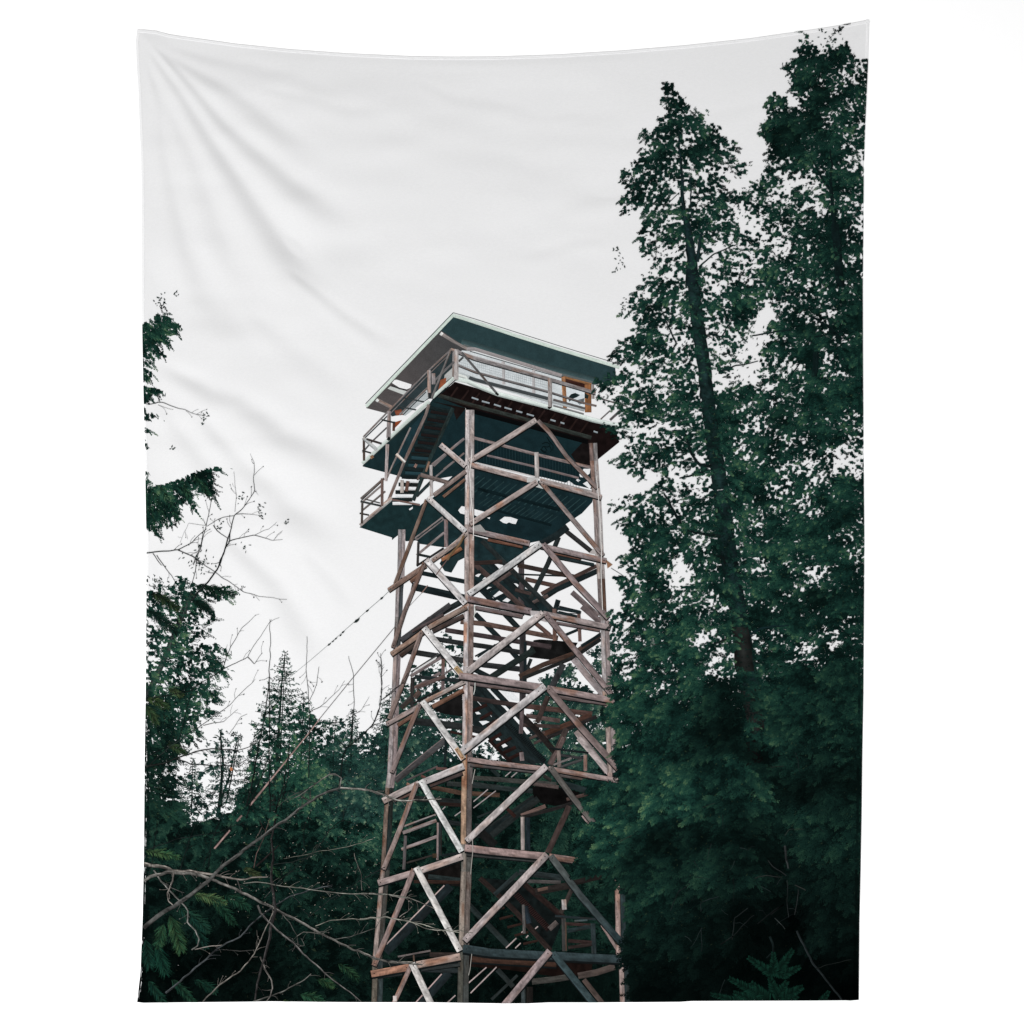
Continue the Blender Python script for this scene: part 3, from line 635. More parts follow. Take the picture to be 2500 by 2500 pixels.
# level 3-4
IB('F', [(0, 90), (290, 380), (420, 520), (560, 680)], 62, dk); IB('F', [(350, 90), (540, 290)], 66, dk); IB('F', [(-40, 730), (160, 830)], 60, dk)
IB('E', [(880, 385), (1220, 440), (1449, 470), (1990, 560)], 58, (48, 52, 53)); IB('E', [(1000, 280), (1449, 350), (2250, 480)], 56, (78, 64, 66))
IB('E', [(1180, 180), (1449, 205), (2330, 375)], 58, (112, 84, 74), .4); IB('E', [(560, 530), (900, 585), (1220, 640), (1449, 690), (2000, 755)], 66, (50, 54, 55))
IB('F', [(560, 300), (560, 1180)], 74, (66, 63, 66)); IB('F', [(590, 420), (590, 900)], 36, (30, 44, 50))
IB('F', [(170, 850), (700, 510)], 76, (38, 50, 48)); IB('F', [(520, 830), (800, 690), (1160, 560), (1490, 330)], 58, (88, 64, 54), .5); IB('F', [(560, 850), (1170, 600), (1480, 390)], 44, (42, 44, 44))
IB('F', [(700, 190), (880, 340)], 50, (118, 84, 74)); IB('F', [(1060, 340), (1250, 260)], 34, dk)
for a in ((0, 590, 400, 370), (30, 600, 240, 450)): IB('F', [(a[0], a[1]), (a[2], a[3])], 20, dk)
IB('F', [(1040, 680), (900, 960)], 72, (58, 60, 62)); IB('F', [(660, 620), (620, 720)], 40, dk2)
IB('F', [(1160, 620), (1330, 830), (1530, 1060)], 74, (148, 136, 137)); IB('F', [(1480, 330), (1250, 470)], 36, dk)
IB('F', [(1260, 0), (1480, 190)], 70, (128, 110, 110)); IB('F', [(640, 60), (1240, 90)], 8, dk)
# level 4-5
IB('F', [(-100, 930), (50, 1100), (480, 1560), (720, 1850)], 56, dk); IB('F', [(20, 930), (330, 1240)], 60, dk); IB('F', [(200, 960), (430, 1200), (800, 1600)], 64, dk)
IB('F', [(-60, 1080), (520, 1170)], 56, (66, 53, 51)); IB('F', [(540, 1170), (1380, 1270)], 60, (98, 70, 63), .5); IB('F', [(600, 1290), (1000, 1350)], 50, (108, 85, 81))
IB('E', [(600, 1350), (1220, 1420), (1480, 1480)], 84, (44, 48, 49)); IB('E', [(1060, 1480), (1449, 1560)], 30, (58, 36, 32))
IB('F', [(860, 1060), (730, 1370)], 60, (74, 58, 54)); IB('F', [(800, 1510), (1370, 1280)], 62, (95, 62, 50), .7); IB('F', [(830, 1560), (1430, 1300)], 46, (46, 42, 42)); IB('F', [(640, 1560), (820, 1480)], 34, (98, 80, 76)); IB('F', [(690, 1620), (850, 1540)], 30, (86, 72, 70))
IB('F', [(560, 1400), (1000, 1420)], 46, (80, 62, 58)); IB('F', [(1080, 1440), (880, 1870)], 66, (86, 72, 68)); IB('F', [(1190, 1470), (1560, 1950)], 74, (150, 135, 133))
IB('F', [(230, 1470), (480, 1690), (700, 1860)], 60, (34, 47, 49)); IB('F', [(370, 1380), (820, 1830)], 58, (27, 38, 40)); IB('F', [(510, 1250), (720, 1460), (950, 1730)], 70, (46, 40, 38))
IB('F', [(160, 1570), (430, 1850)], 40, (40, 26, 24))
for a in ((180, 1580, 310, 1500), (250, 1650, 430, 1550), (330, 1730, 480, 1660), (400, 1800, 560, 1720), (-40, 1240, 140, 1160), (60, 1330, 200, 1250), (140, 1420, 260, 1340)): IB('F', [(a[0], a[1]), (a[2], a[3])], 40, (52, 29, 26))
for k in range(26):
    x, y = 400 + k * 16, 1400 + k * 16.4
    IB('F', [(x, y + 24), (x + 40, y - 10)], 7, (12, 18, 20), 0)
IB('F', [(555, 1180), (540, 1500)], 50, (110, 92, 94)); IB('F', [(545, 1720), (555, 1820)], 50, (130, 112, 112))
# level 5-6
IB('G', [(480, 600), (700, 420), (1170, 40)], 92, (82, 77, 78), col2=(66, 66, 68)); IB('G', [(490, 550), (700, 370), (1150, 10)], 12, (128, 116, 114), 0)
IB('G', [(1190, 0), (1170, 430)], 40, (28, 42, 44)); IB('G', [(640, 595), (1070, 400)], 24, (100, 88, 88)); IB('G', [(1050, 430), (1200, 440)], 40, (120, 82, 76)); IB('G', [(640, 640), (680, 660)], 40, (140, 100, 80)); IB('G', [(840, 530), (900, 560)], 40, (118, 76, 66))
IB('G', [(980, 690), (1400, 770), (1930, 800)], 62, (92, 66, 52), .7); IB('G', [(1200, 640), (1930, 690)], 66, (50, 58, 57)); IB('G', [(700, 840), (1400, 900)], 80, (38, 44, 44)); IB('G', [(1100, 920), (1400, 940)], 50, (50, 34, 30))
IB('H', [(-260, 560), (0, 575), (900, 650)], 62, (72, 74, 70)); IB('H', [(-260, 640), (0, 690), (570, 745)], 66, (46, 58, 58)); IB('H', [(560, 640), (930, 690)], 52, (98, 82, 78)); IB('H', [(990, 640), (1310, 735)], 80, (40, 56, 58)); IB('H', [(1040, 860), (1400, 770)], 46, (94, 70, 64))
IB('H', [(0, 1360), (330, 1090), (650, 850)], 92, (40, 48, 48)); IB('H', [(-230, 1210), (0, 1220), (580, 810)], 34, (40, 48, 48)); IB('H', [(-200, 1110), (300, 900)], 30, (38, 50, 50)); IB('H', [(220, 990), (330, 1100)], 50, (62, 36, 32))
for a in ((-250, 890, -50, 720), (-250, 980, 60, 740), (190, 540, 275, 470), (275, 552, 358, 480), (-680, 1000, -640, 960), (-510, 1090, -400, 1010)): IB('H', [(a[0], a[1]), (a[2], a[3])], 15, (150, 142, 142), 0)
IB('H', [(410, 1085), (750, 950)], 54, (120, 92, 84)); IB('H', [(410, 1110), (890, 985), (1120, 910)], 50, (44, 42, 42)); IB('H', [(1080, 950), (780, 1600)], 80, (82, 64, 60)); IB('H', [(1260, 1080), (1470, 1340)], 36, (152, 128, 124))
IB('H', [(1010, 0), (820, 370)], 66, (114, 92, 88)); IB('H', [(1210, 0), (1660, 520)], 84, (164, 149, 147))
IB('H', [(430, 1100), (435, 1560)], 52, (150, 136, 132)); IB('H', [(500, 1110), (505, 1560)], 68, (32, 46, 54))
IB('H', [(720, 530), (830, 600)], 50, (52, 50, 46)); IB('H', [(0, 440), (110, 540)], 50, (36, 50, 50))
IB('H', [(-220, 1250), (50, 1500)], 120, (30, 32, 32)); IB('G', [(1100, 1160), (1400, 1200)], 60, (36, 44, 46)); IB('G', [(1130, 1640), (1400, 1600)], 40, (30, 42, 44))
# level 6-8
IB('I', [(1250, 240), (350, 1160)], 120, (33, 46, 50)); IB('I', [(1165, 232), (360, 1052)], 17, (172, 154, 150), 0)
IB('I', [(1230, 1440), (800, 1920)], 120, (34, 46, 50)); IB('I', [(1128, 1462), (760, 1870)], 17, (160, 140, 138), 0)
IB('I', [(940, 110), (1380, 160)], 66, (42, 56, 56)); IB('I', [(740, 180), (1380, 190)], 46, (64, 42, 34), .5)
IB('I', [(520, 1222), (972, 1138)], 24, (124, 112, 110)); IB('I', [(540, 1250), (970, 1190)], 30, (24, 30, 30)); IB('I', [(740, 1200), (745, 1290)], 24, (110, 84, 70)); IB('I', [(960, 1190), (1380, 1200)], 66, (60, 50, 46)); IB('I', [(840, 1400), (1360, 1420)], 66, (44, 54, 56))
IB('I', [(220, 1290), (660, 1330)], 90, (30, 42, 44))
IB('J', [(-160, 130), (300, 560), (820, 1140)], 72, (52, 40, 37)); IB('J', [(400, 170), (1000, 680)], 78, (50, 36, 33)); IB('J', [(-340, 480), (240, 1080)], 80, (40, 52, 52)); IB('J', [(320, 330), (800, 850)], 84, (30, 22, 22))
for k in range(24):
    x, y = 340 + k * 19, 360 + k * 20
    IB('J', [(x - 30, y + 30), (x + 40, y - 24)], 9, (58, 40, 38), 0)
for a in ((110, 700, 300, 650), (220, 815, 420, 765), (320, 930, 510, 880), (440, 1045, 640, 1000), (-60, 600, 180, 540)): IB('J', [(a[0], a[1]), (a[2], a[3])], 34, (56, 36, 30))
for a in ((200, 1100, 345, 965), (330, 1105, 405, 1032), (415, 890, 470, 840), (605, 835, 645, 800), (480, 960, 510, 925), (70, 1365, -290, 1730), (-70, 1370, -320, 1590), (-500, 1760, -620, 1870)): IB('J', [(a[0], a[1]), (a[2], a[3])], 17, (158, 144, 142), 0)
IB('J', [(40, 360), (370, 60)], 60, (44, 58, 60)); IB('J', [(380, 50), (1010, 130)], 84, (44, 58, 60)); IB('J', [(490, 175), (960, 190)], 48, (84, 82, 82)); IB('J', [(600, 320), (1100, 230)], 96, (52, 46, 43)); IB('J', [(640, 300), (780, 270)], 40, (124, 92, 78)); IB('J', [(1100, 210), (1640, 75)], 78, (42, 37, 35))
IB('J', [(1110, 290), (960, 620)], 60, (66, 58, 54)); IB('J', [(910, 740), (800, 840)], 70, (104, 92, 88)); IB('J', [(470, 520), (520, 760)], 70, (36, 50, 60)); IB('J', [(440, 500), (455, 900)], 40, (104, 100, 98))
IB('J', [(1200, 1490), (1460, 1440), (1710, 1360)], 90, (92, 78, 72)); IB('J', [(560, 1570), (840, 1540), (1100, 1500)], 84, (78, 76, 71)); IB('J', [(1530, 780), (1780, 1180)], 42, (142, 118, 113))
IB('J', [(80, 1400), (300, 1640)], 70, (40, 50, 50)); IB('J', [(360, 1480), (0, 1820)], 40, (46, 56, 56)); IB('J', [(440, 1640), (440, 1900)], 60, (60, 72, 74)); IB('J', [(530, 1640), (530, 1900)], 90, (36, 32, 30)); IB('J', [(1280, 1540), (1560, 1900)], 70, (92, 76, 70))
tower = t0.build('printed_lookout_tower', tap)

def SUB(name, items, label=None):
    """one sub-part of the printed tower out of strips (zone, pts, width, colour) and polygons (zone, pts, None, colour)"""
    k = Ink()
    for it in items:
        z, pts, w, col = it[:4]; kw = it[4] if len(it) > 4 else {}
        if w is None: poly(k, zp(z, pts), col, **kw)
        else:
            kk = ZN[z][2]
            strip(k, zp(z, pts), tuple(a / kk for a in w) if isinstance(w, tuple) else w / kk, col, **kw)
    o = k.build(name, tower)
    if label: o['label'] = label
    return o
def timber(name, z, pts, w, col, bolts=2, rust=.42, col2=None, shade=True, label=None):
    k = Ink(); kk = ZN[z][2]; p = zp(z, pts)
    ww = tuple(a / kk for a in w) if isinstance(w, tuple) else (w / kk, w / kk)
    if shade:
        d = (ww[0] + ww[1]) * .14
        strip(k, [(x + .5, y + d) for x, y in p], ww, (20, 24, 25), rust=0, grain=.1)
    strip(k, p, ww, col, rust=rust, col2=col2)
    if bolts:
        for a, b_ in ((p[0], p[1]), (p[-1], p[-2])):
            d = np.array(b_) - a; L = np.hypot(*d); d /= L
            dots(k, [tuple(np.array(a) + d * ww[0] * (.45 + .75 * j)) for j in range(bolts)], 1.5, (30, 26, 26))
    o = k.build(name, tower)
    if label: o['label'] = label
mint, mint2 = (206, 219, 210), (196, 206, 200)
NR = dict(rust=0, grain=.05)

# roof
SUB('roof', [
    ('A', [(1190, 165), (1050, 318), (1390, 545), (1340, 575), (1210, 560), (900, 800), (430, 1270), (405, 1302), (165, 1240), (185, 1215)], None, (66, 67, 68), dict(grad=((1090, 800), (955, 860), (80, 76, 76)), jit=.05)),
    ('A', [(1190, 165), (1045, 322), (1310, 500), (1449, 548), (1932, 700), (2469, 870), (2860, 965), (3110, 900), (3100, 760), (1932, 405)], None, (42, 62, 65), dict(jit=.07)),
    ('B', [(-160, 455), (0, 500), (320, 598), (700, 712), (1020, 806), (1400, 905)], 70, (56, 74, 76), dict(rust=0, grain=.06, tone=(.8, .95, 1.05, 1.2, 1.3))),
    ('B', [(-140, 500), (0, 545), (320, 640), (700, 752), (1020, 846), (1380, 940)], 34, (92, 98, 98), NR),
    ('A', [(470, 945), (500, 908), (525, 905), (702, 962), (690, 1000), (645, 1020), (560, 1000)], None, (238, 238, 238), dict(jit=0)),
    ('A', [(418, 1012), (452, 983), (655, 1046), (620, 1088)], None, (196, 200, 197), dict(jit=.02)),
    ('A', [(470, 975), (560, 1015), (660, 1030)], 10, (26, 34, 36), NR),
    ('A', [(290, 1140), (480, 1240)], 42, (146, 136, 132)), ('A', [(285, 1140), (310, 1160)], 36, (220, 222, 220), NR),
    ('A', [(1045, 360), (1200, 460), (1390, 560)], (42, 30), (148, 138, 134)), ('A', [(1040, 358), (1066, 375)], 40, (224, 224, 222), NR),
    ('A', [(1190, 118), (160, 1190)], 9, (58, 72, 70), NR), ('A', [(1192, 146), (168, 1222)], 34, mint, dict(rust=0, grain=.06, tone=(1.02, 1, 1, .98, .9))),
    ('A', [(1190, 116), (1449, 190), (1932, 345), (2449, 508), (3150, 722)], 7, (70, 82, 80), NR),
    ('A', [(1185, 146), (1449, 226), (1932, 386), (2449, 548), (3150, 760)], 38, mint, dict(rust=0, grain=.06, tone=(1.02, 1, 1, .98, .9))),
])
# cabin walls under the roof
SUB('cabin', [
    ('B', [(-150, 560), (0, 575), (320, 672), (700, 785), (1030, 880), (1032, 1240), (860, 1200), (0, 920), (-220, 870), (-220, 600)], None, (206, 212, 214), dict(jit=.05)),
    ('B', [(-100, 545), (0, 545), (1020, 858)], 40, (152, 146, 146), NR), ('B', [(-60, 570), (0, 588), (1020, 884)], 9, (42, 50, 54), NR),
    ('B', [(330, 690), (338, 960)], 38, (182, 178, 178), NR), ('B', [(688, 790), (690, 1080)], 38, (182, 178, 178), NR),
    ('B', [(-60, 620), (0, 640), (860, 880)], 30, (176, 172, 172), NR),
    ('A', [(430, 1285), (900, 800), (1200, 560), (1212, 850), (920, 1120), (640, 1300), (470, 1340)], None, (46, 57, 60), dict(jit=.12)),
    ('A', [(640, 1240), (880, 1010), (905, 1115), (630, 1330), (570, 1320)], None, (180, 186, 188), dict(jit=.06)),
    ('A', [(1090, 850), (1205, 745), (1205, 850), (1080, 950)], None, (176, 177, 175), dict(jit=.05)),
    ('A', [(1040, 910), (1110, 880), (1105, 960), (1010, 1050)], None, (146, 84, 58), dict(jit=.2)),
    ('A', [(500, 1270), (580, 1250), (600, 1320), (520, 1330)], None, (122, 70, 52), dict(jit=.3)),
    ('A', [(490, 1410), (590, 1380), (560, 1420), (480, 1500)], None, (120, 62, 38), dict(jit=.3)),
])
k = Ink()     # wire mesh in front of the cabin wall
for i in range(44):
    x = -190 + i * 24
    strip(k, zp('B', [(x, 668 + x * .265), (x + 6, 790 + x * .268)]), .55, (168, 178, 182), rust=0, step=12, tone=(1, 1))
for i in range(5): strip(k, zp('B', [(-190, 640 + i * 28), (0, 690 + i * 28), (860, 920 + i * 28)]), .5, (172, 181, 185), rust=0, step=12, tone=(1, 1))
k.build('wire_mesh', tower)
SUB('door', [
    ('B', [(1072, 900), (1350, 985), (1300, 1260), (1085, 1195)], None, (214, 221, 224), dict(jit=.04)),
    ('B', [(1060, 905), (1370, 990)], 62, (74, 38, 30)), ('B', [(1040, 872), (1370, 960)], 26, (150, 98, 56)),
    ('B', [(1040, 870), (1060, 1240)], 48, (172, 112, 68)), ('B', [(1330, 960), (1332, 1290)], 78, (160, 98, 52)),
    ('B', [(1385, 960), (1390, 1130)], 34, (150, 142, 140)),
    ('B', [(1100, 1110), (1130, 1075), (1180, 1060), (1240, 1085), (1200, 1110), (1150, 1130), (1110, 1165)], None, (30, 44, 46), dict(jit=.4)),
    ('B', [(1180, 1150), (1290, 1120), (1280, 1180), (1230, 1200)], None, (120, 128, 130), dict(jit=.4)),
    ('B', [(1290, 1060), (1340, 1090), (1330, 1130), (1290, 1120)], None, (36, 44, 40), dict(jit=.4)),
])
# catwalk
joist = [('B', [(-330 + i * 128, 960 + i * 34), (-440 + i * 128, 1110 + i * 34)], 22, (46, 30, 28)) for i in range(14)]
slit = [('B', [(a, b_), (c, d)], 19, (148, 158, 163), NR) for a, b_, c, d in ((-40, 1115, 38, 1142), (80, 1158, 170, 1182), (222, 1196, 304, 1222), (346, 1232, 432, 1257), (484, 1272, 556, 1292), (608, 1308, 692, 1332), (888, 1376, 948, 1394), (1006, 1408, 1052, 1422), (1396, 1512, 1444, 1528))]
SUB('catwalk', [
    ('B', [(-240, 930), (0, 1000), (1400, 1395), (1650, 1470), (1700, 1640), (1440, 1850), (1360, 1650), (1160, 1600), (700, 1480), (0, 1290), (-110, 1240), (-440, 1110)], None, brn, dict(jit=.3)),
    *joist, *slit,
    ('B', [(-430, 1090), (0, 1215), (700, 1400), (1370, 1590)], 46, (48, 55, 51)), ('B', [(-110, 1250), (0, 1285), (700, 1470), (1330, 1640)], 52, (10, 11, 12), NR),
    ('A', [(940, 1160), (1340, 1240), (1230, 1380), (1180, 1230)], None, (26, 20, 19), dict(jit=.3)),
    ('B', [(-230, 830), (0, 905), (860, 1140), (1290, 1255)], 52, (176, 182, 183), NR), ('B', [(-70, 880), (0, 905), (860, 1128)], 40, (66, 71, 73), NR),
    ('B', [(-200, 850), (-110, 875), (-100, 900)], 30, (216, 220, 216), NR),
    ('B', [(-240, 892), (-90, 925), (0, 968), (270, 1075), (870, 1228), (1400, 1384), (1850, 1480)], 52, (214, 224, 219), NR),
    ('B', [(-90, 945), (0, 985), (270, 1092), (870, 1246), (1400, 1402), (1850, 1500)], 14, (160, 170, 166), NR),
    ('B', [(860, 1240), (900, 1215)], 34, (18, 18, 18), NR),
    ('A', [(1200, 882), (948, 1116)], 38, mint2, NR), ('A', [(908, 1160), (440, 1595)], 38, mint2, NR), ('A', [(430, 1610), (120, 1892)], 36, mint2, NR),
    ('A', [(1222, 905), (960, 1140)], 12, (20, 28, 30), NR), ('A', [(930, 1182), (128, 1920)], 10, (52, 62, 60), NR),
    ('A', [(1200, 860), (1245, 905)], 30, (26, 26, 26), NR), ('A', [(225, 1800), (245, 1830)], 40, (150, 110, 76)),
])
k = Ink()       # scrawl under the cabin floor
for pts in ([(845, 1580), (880, 1640), (920, 1680), (915, 1740)], [(790, 1660), (840, 1640), (890, 1670), (860, 1700), (800, 1690), (780, 1730), (830, 1760)], [(770, 1720), (800, 1760), (850, 1770)], [(880, 1690), (900, 1730), (890, 1755)], [(820, 1700), (850, 1740), (825, 1750)]):
    strip(k, zp('B', pts), 2.0, (10, 20, 22), rust=0, tone=(1, 1, 1))
k.build('graffiti', tower)

# railings
SUB('railing', [
    ('B', [(-250, 560), (0, 660), (860, 896), (1420, 1064)], 44, (136, 129, 129)), ('B', [(-240, 590), (0, 684), (860, 920), (1420, 1086)], 12, (40, 46, 48), NR),
    ('B', [(-200, 735), (0, 815), (860, 1046), (1280, 1180), (1430, 1215)], 24, (118, 112, 112)), ('B', [(-200, 750), (0, 830), (860, 1060), (1280, 1190)], 8, (44, 50, 52), NR),
    ('B', [(920, 1140), (1300, 1245)], 26, (92, 90, 90)), ('B', [(920, 1210), (1280, 1310)], 20, (120, 120, 120), NR),
    ('B', [(1480, 1370), (1590, 1270)], 16, (110, 105, 104)), ('B', [(1590, 1380), (1720, 1260)], 30, (96, 92, 92)), ('B', [(1420, 1110), (1790, 1220)], 18, (112, 108, 108)),
    ('A', [(1292, 585), (1715, 1080)], 27, (96, 96, 97)), ('A', [(1692, 1060), (1725, 1085)], 26, (30, 34, 34), NR), ('A', [(1255, 690), (1310, 640)], 24, (80, 86, 88)),
    ('A', [(1226, 545), (1226, 905)], 56, (190, 181, 178)), ('A', [(1196, 560), (1190, 870)], 22, (150, 142, 140)), ('B', [(880, 885), (884, 1225)], 48, (164, 154, 150)),
], 'rail of the catwalk on the right side with a thin diagonal stay')
SUB('railing', [
    ('A', [(1175, 540), (905, 795), (430, 1275), (135, 1580)], 20, (128, 121, 121)), ('A', [(1185, 575), (915, 830), (440, 1310), (145, 1600)], 14, (54, 60, 62), NR), ('A', [(1165, 590), (905, 842), (440, 1318)], 12, (120, 114, 114)),
    ('A', [(1200, 695), (1080, 810), (950, 940)], 26, (104, 102, 103)), ('A', [(890, 1000), (560, 1320)], 22, (126, 122, 122)), ('A', [(870, 1050), (600, 1320)], 12, (60, 66, 68)), ('A', [(410, 1470), (220, 1650), (125, 1765)], 18, (88, 88, 90)),
    ('A', [(1168, 540), (936, 1130)], 26, (112, 108, 107)), ('A', [(958, 830), (962, 960)], 46, (150, 141, 141)), ('A', [(906, 795), (912, 1110)], 40, (172, 163, 162)), ('A', [(912, 1060), (916, 1130)], 34, (40, 44, 46), NR),
    ('A', [(438, 1275), (430, 1590)], (40, 52), (150, 139, 139)), ('A', [(495, 1400), (490, 1510)], 30, (92, 58, 46)), ('A', [(140, 1600), (142, 1860)], 28, (82, 72, 68)), ('A', [(130, 1590), (295, 1735)], 38, (174, 178, 178)),
    ('A', [(170, 1605), (350, 1660)], 24, (62, 62, 64)), ('A', [(120, 1740), (225, 1770)], 18, (60, 62, 64)), ('A', [(540, 1220), (755, 1262)], 16, (52, 62, 64)), ('A', [(600, 1118), (850, 1168)], 16, (52, 62, 64)), ('A', [(350, 1378), (510, 1415)], 18, (44, 52, 54)),
    ('A', [(420, 1590), (445, 1610)], 44, (22, 28, 28), NR), ('A', [(1165, 545), (1205, 560)], 30, (170, 164, 162)),
], 'rail of the catwalk on the left side above its white edge board')
# mesh screen and rail of the platform below the cabin
scr = [('D', [(30 + i * 34, -120 + i * 9.2), (34 + i * 34, 120 + i * 9.2)], 4, (36, 56, 60), dict(rust=0, step=14, tone=(1, 1))) for i in range(36)]
SUB('railing', [
    ('D', [(20, -130), (720, 60), (1180, 150), (1240, 320), (1100, 360), (700, 300), (20, 130)], None, (18, 35, 39), dict(jit=.08)), *scr,
    ('D', [(-20, -150), (710, 44), (1390, 205)], 36, (140, 123, 121)), ('D', [(140, 58), (700, 190), (1220, 325)], 26, (122, 110, 112)), ('D', [(724, 20), (730, 330)], 50, (180, 172, 168)),
    ('D', [(10, 142), (700, 308)], 12, (200, 198, 196), NR), ('D', [(760, 330), (1420, 490)], 12, (150, 144, 142), NR),
], 'rail and wire screen round the platform below the cabin')
SUB('railing', [
    ('A', [(1322, 1598), (940, 1910)], 30, (130, 118, 118)), ('A', [(1322, 1770), (1080, 1960)], 20, (126, 115, 115)), ('C', [(1110, 50), (960, 185)], 24, (122, 112, 112)), ('C', [(1320, 30), (985, 310)], 20, (128, 117, 117)),
], 'rail of the platform left of the centre post')
# upper stair
tr = []
for i in range(13):
    f = i / 12.; xl, yl = 905 - 445 * f, -500 + 1080 * f; xr, yr = 1180 - 460 * f, -480 + 1040 * f
    tr.append(('C', [(xl + 14, yl), (xr - 10, yr + 20)], 44, (24, 38, 40)))
    tr.append(('C', [(xl + 18, yl + 44), (xr - 14, yr + 64)], 36, (31, 26, 26) if i < 6 else ((38, 62, 68) if i < 9 else (226, 228, 229)), NR))
SUB('staircase', [
    ('A', [(700, 1450), (850, 1290), (640, 1800), (500, 1932), (460, 1960)], None, (29, 50, 56), dict(jit=.15)), *tr,
    ('C', [(905, -540), (865, -410), (625, 110), (430, 590)], 36, (124, 108, 103)), ('C', [(1190, -500), (905, 130), (720, 590)], 46, (36, 54, 54)),
    ('C', [(690, -270), (470, 190), (410, 330)], 20, (142, 132, 130)), ('C', [(520, 42), (625, 140)], 34, (196, 196, 191)),
    ('C', [(740, 200), (760, 160)], 30, (150, 112, 98)), ('C', [(640, 480), (660, 360)], 40, (120, 84, 74)), ('C', [(870, 250), (910, 130)], 26, (138, 104, 84)),
    ('C', [(590, 350), (590, 500)], 40, (170, 158, 150)),
    ('C', [(760, 540), (960, 340)], 36, (34, 52, 54)), ('C', [(720, 570), (900, 420)], 14, (40, 56, 58)),
], 'steep stair hanging under the left side of the catwalk')
SUB('post', [('A', [(418, 1665), (400, 2100)], (40, 34), (176, 162, 160))], 'short upright under the catwalk at the left')
# left landing
SUB('landing', [
    ('C', [(95, 882), (350, 668)], 40, (166, 152, 147)), ('C', [(348, 665), (470, 562)], 46, (182, 182, 180)), ('C', [(470, 578), (800, 642)], 22, (122, 98, 95)),
    ('C', [(105, 570), (378, 330)], 28, (112, 104, 100)), ('C', [(112, 590), (370, 350)], 10, (30, 34, 34), NR), ('C', [(110, 620), (350, 412)], 22, (134, 124, 121)), ('C', [(130, 700), (392, 482)], 22, (110, 101, 97)),
    ('C', [(100, 600), (350, 655)], 22, (58, 63, 63)), ('C', [(150, 572), (330, 620)], 14, (80, 80, 80)), ('C', [(90, 740), (200, 762)], 18, (52, 54, 54)), ('C', [(356, 330), (354, 655)], 32, (112, 88, 80)), ('C', [(122, 620), (116, 860)], 26, (78, 68, 62)),
], 'small landing with a rail sticking out at the left of the tower')
SUB('railing', [
    ('C', [(745, 1048), (1075, 795)], 46, (134, 123, 122)), ('C', [(770, 1030), (1060, 808)], 14, (34, 46, 48), NR), ('C', [(760, 1234), (1085, 968)], 30, (134, 122, 122)), ('C', [(1106, 810), (1110, 1140)], 46, (132, 112, 112)), ('C', [(782, 1080), (772, 1350)], 30, (60, 58, 58)), ('C', [(780, 1225), (920, 1255)], 30, (34, 46, 48)), ('C', [(760, 1360), (1080, 1150)], 26, (44, 42, 42)),
], 'stair rail on the left face just under the platform')
SUB('railing', [
    ('C', [(930, 170), (936, 540)], 36, (178, 170, 168)), ('C', [(805, 285), (1130, 380)], 48, (112, 97, 92)), ('C', [(800, 285), (770, 350)], 24, (100, 84, 78))], 'grey cross rail and pale post left of the centre post')
SUB('railing', [
    ('E', [(590, 825), (950, 605)], 36, (112, 98, 98)), ('E', [(600, 775), (930, 560)], 20, (64, 66, 66)), ('E', [(640, 760), (900, 600)], 14, (206, 206, 204), NR), ('E', [(580, 993), (945, 782)], 36, (112, 98, 98)), ('E', [(976, 620), (972, 1000)], 40, (112, 92, 92)), ('E', [(616, 840), (608, 1190)], 44, (50, 48, 48)),
    ('E', [(640, 830), (1210, 880)], 46, (36, 46, 48)), ('E', [(660, 960), (1000, 820)], 46, (96, 76, 72)), ('E', [(640, 1080), (700, 1000)], 60, (92, 74, 68)), ('E', [(620, 1150), (930, 985)], 24, (34, 34, 34)), ('E', [(480, 1200), (600, 1080)], 60, (62, 58, 56)), ('E', [(1000, 790), (1090, 730)], 20, (96, 86, 86))], 'stair rail on the left face at middle height')
SUB('railing', [
    ('G', [(600, 1232), (1045, 1070)], 24, (142, 132, 131)), ('G', [(640, 1240), (1030, 1090)], 20, (30, 36, 36), NR), ('G', [(588, 1322), (1055, 1150)], 48, (138, 123, 121)), ('G', [(570, 1552), (1065, 1372)], 42, (142, 127, 126)), ('G', [(1076, 1180), (1070, 1700)], 30, (142, 122, 120)), ('G', [(1110, 1180), (1106, 1640)], 48, (38, 46, 46)), ('G', [(626, 1360), (604, 1830)], 42, (88, 82, 82)), ('G', [(640, 1740), (1050, 1620)], 24, (52, 48, 46)), ('G', [(1000, 1640), (1060, 1640)], 60, (62, 48, 34))], 'stair rail on the left face low on the tower')
SUB('railing', [
    ('F', [(930, 20), (1250, 75)], 32, dk), ('F', [(940, 70), (1200, 130)], 26, dk), ('F', [(935, 30), (938, 405)], 46, (122, 90, 80)), ('F', [(1222, 90), (1236, 415)], 40, (112, 84, 78))], 'short landing rail against the sky at the right')
SUB('railing', [
    ('H', [(805, 150), (1345, 216)], 30, (26, 34, 37)), ('H', [(955, 245), (1265, 292)], 38, (50, 50, 52)), ('H', [(930, 180), (942, 415)], 52, (122, 106, 99)), ('H', [(1300, 240), (1302, 465)], 50, (148, 121, 115)), ('H', [(860, 380), (1110, 285)], 28, (120, 112, 110)), ('H', [(960, 410), (1250, 310)], 40, (70, 72, 72))], 'landing rail at the right, low on the tower')
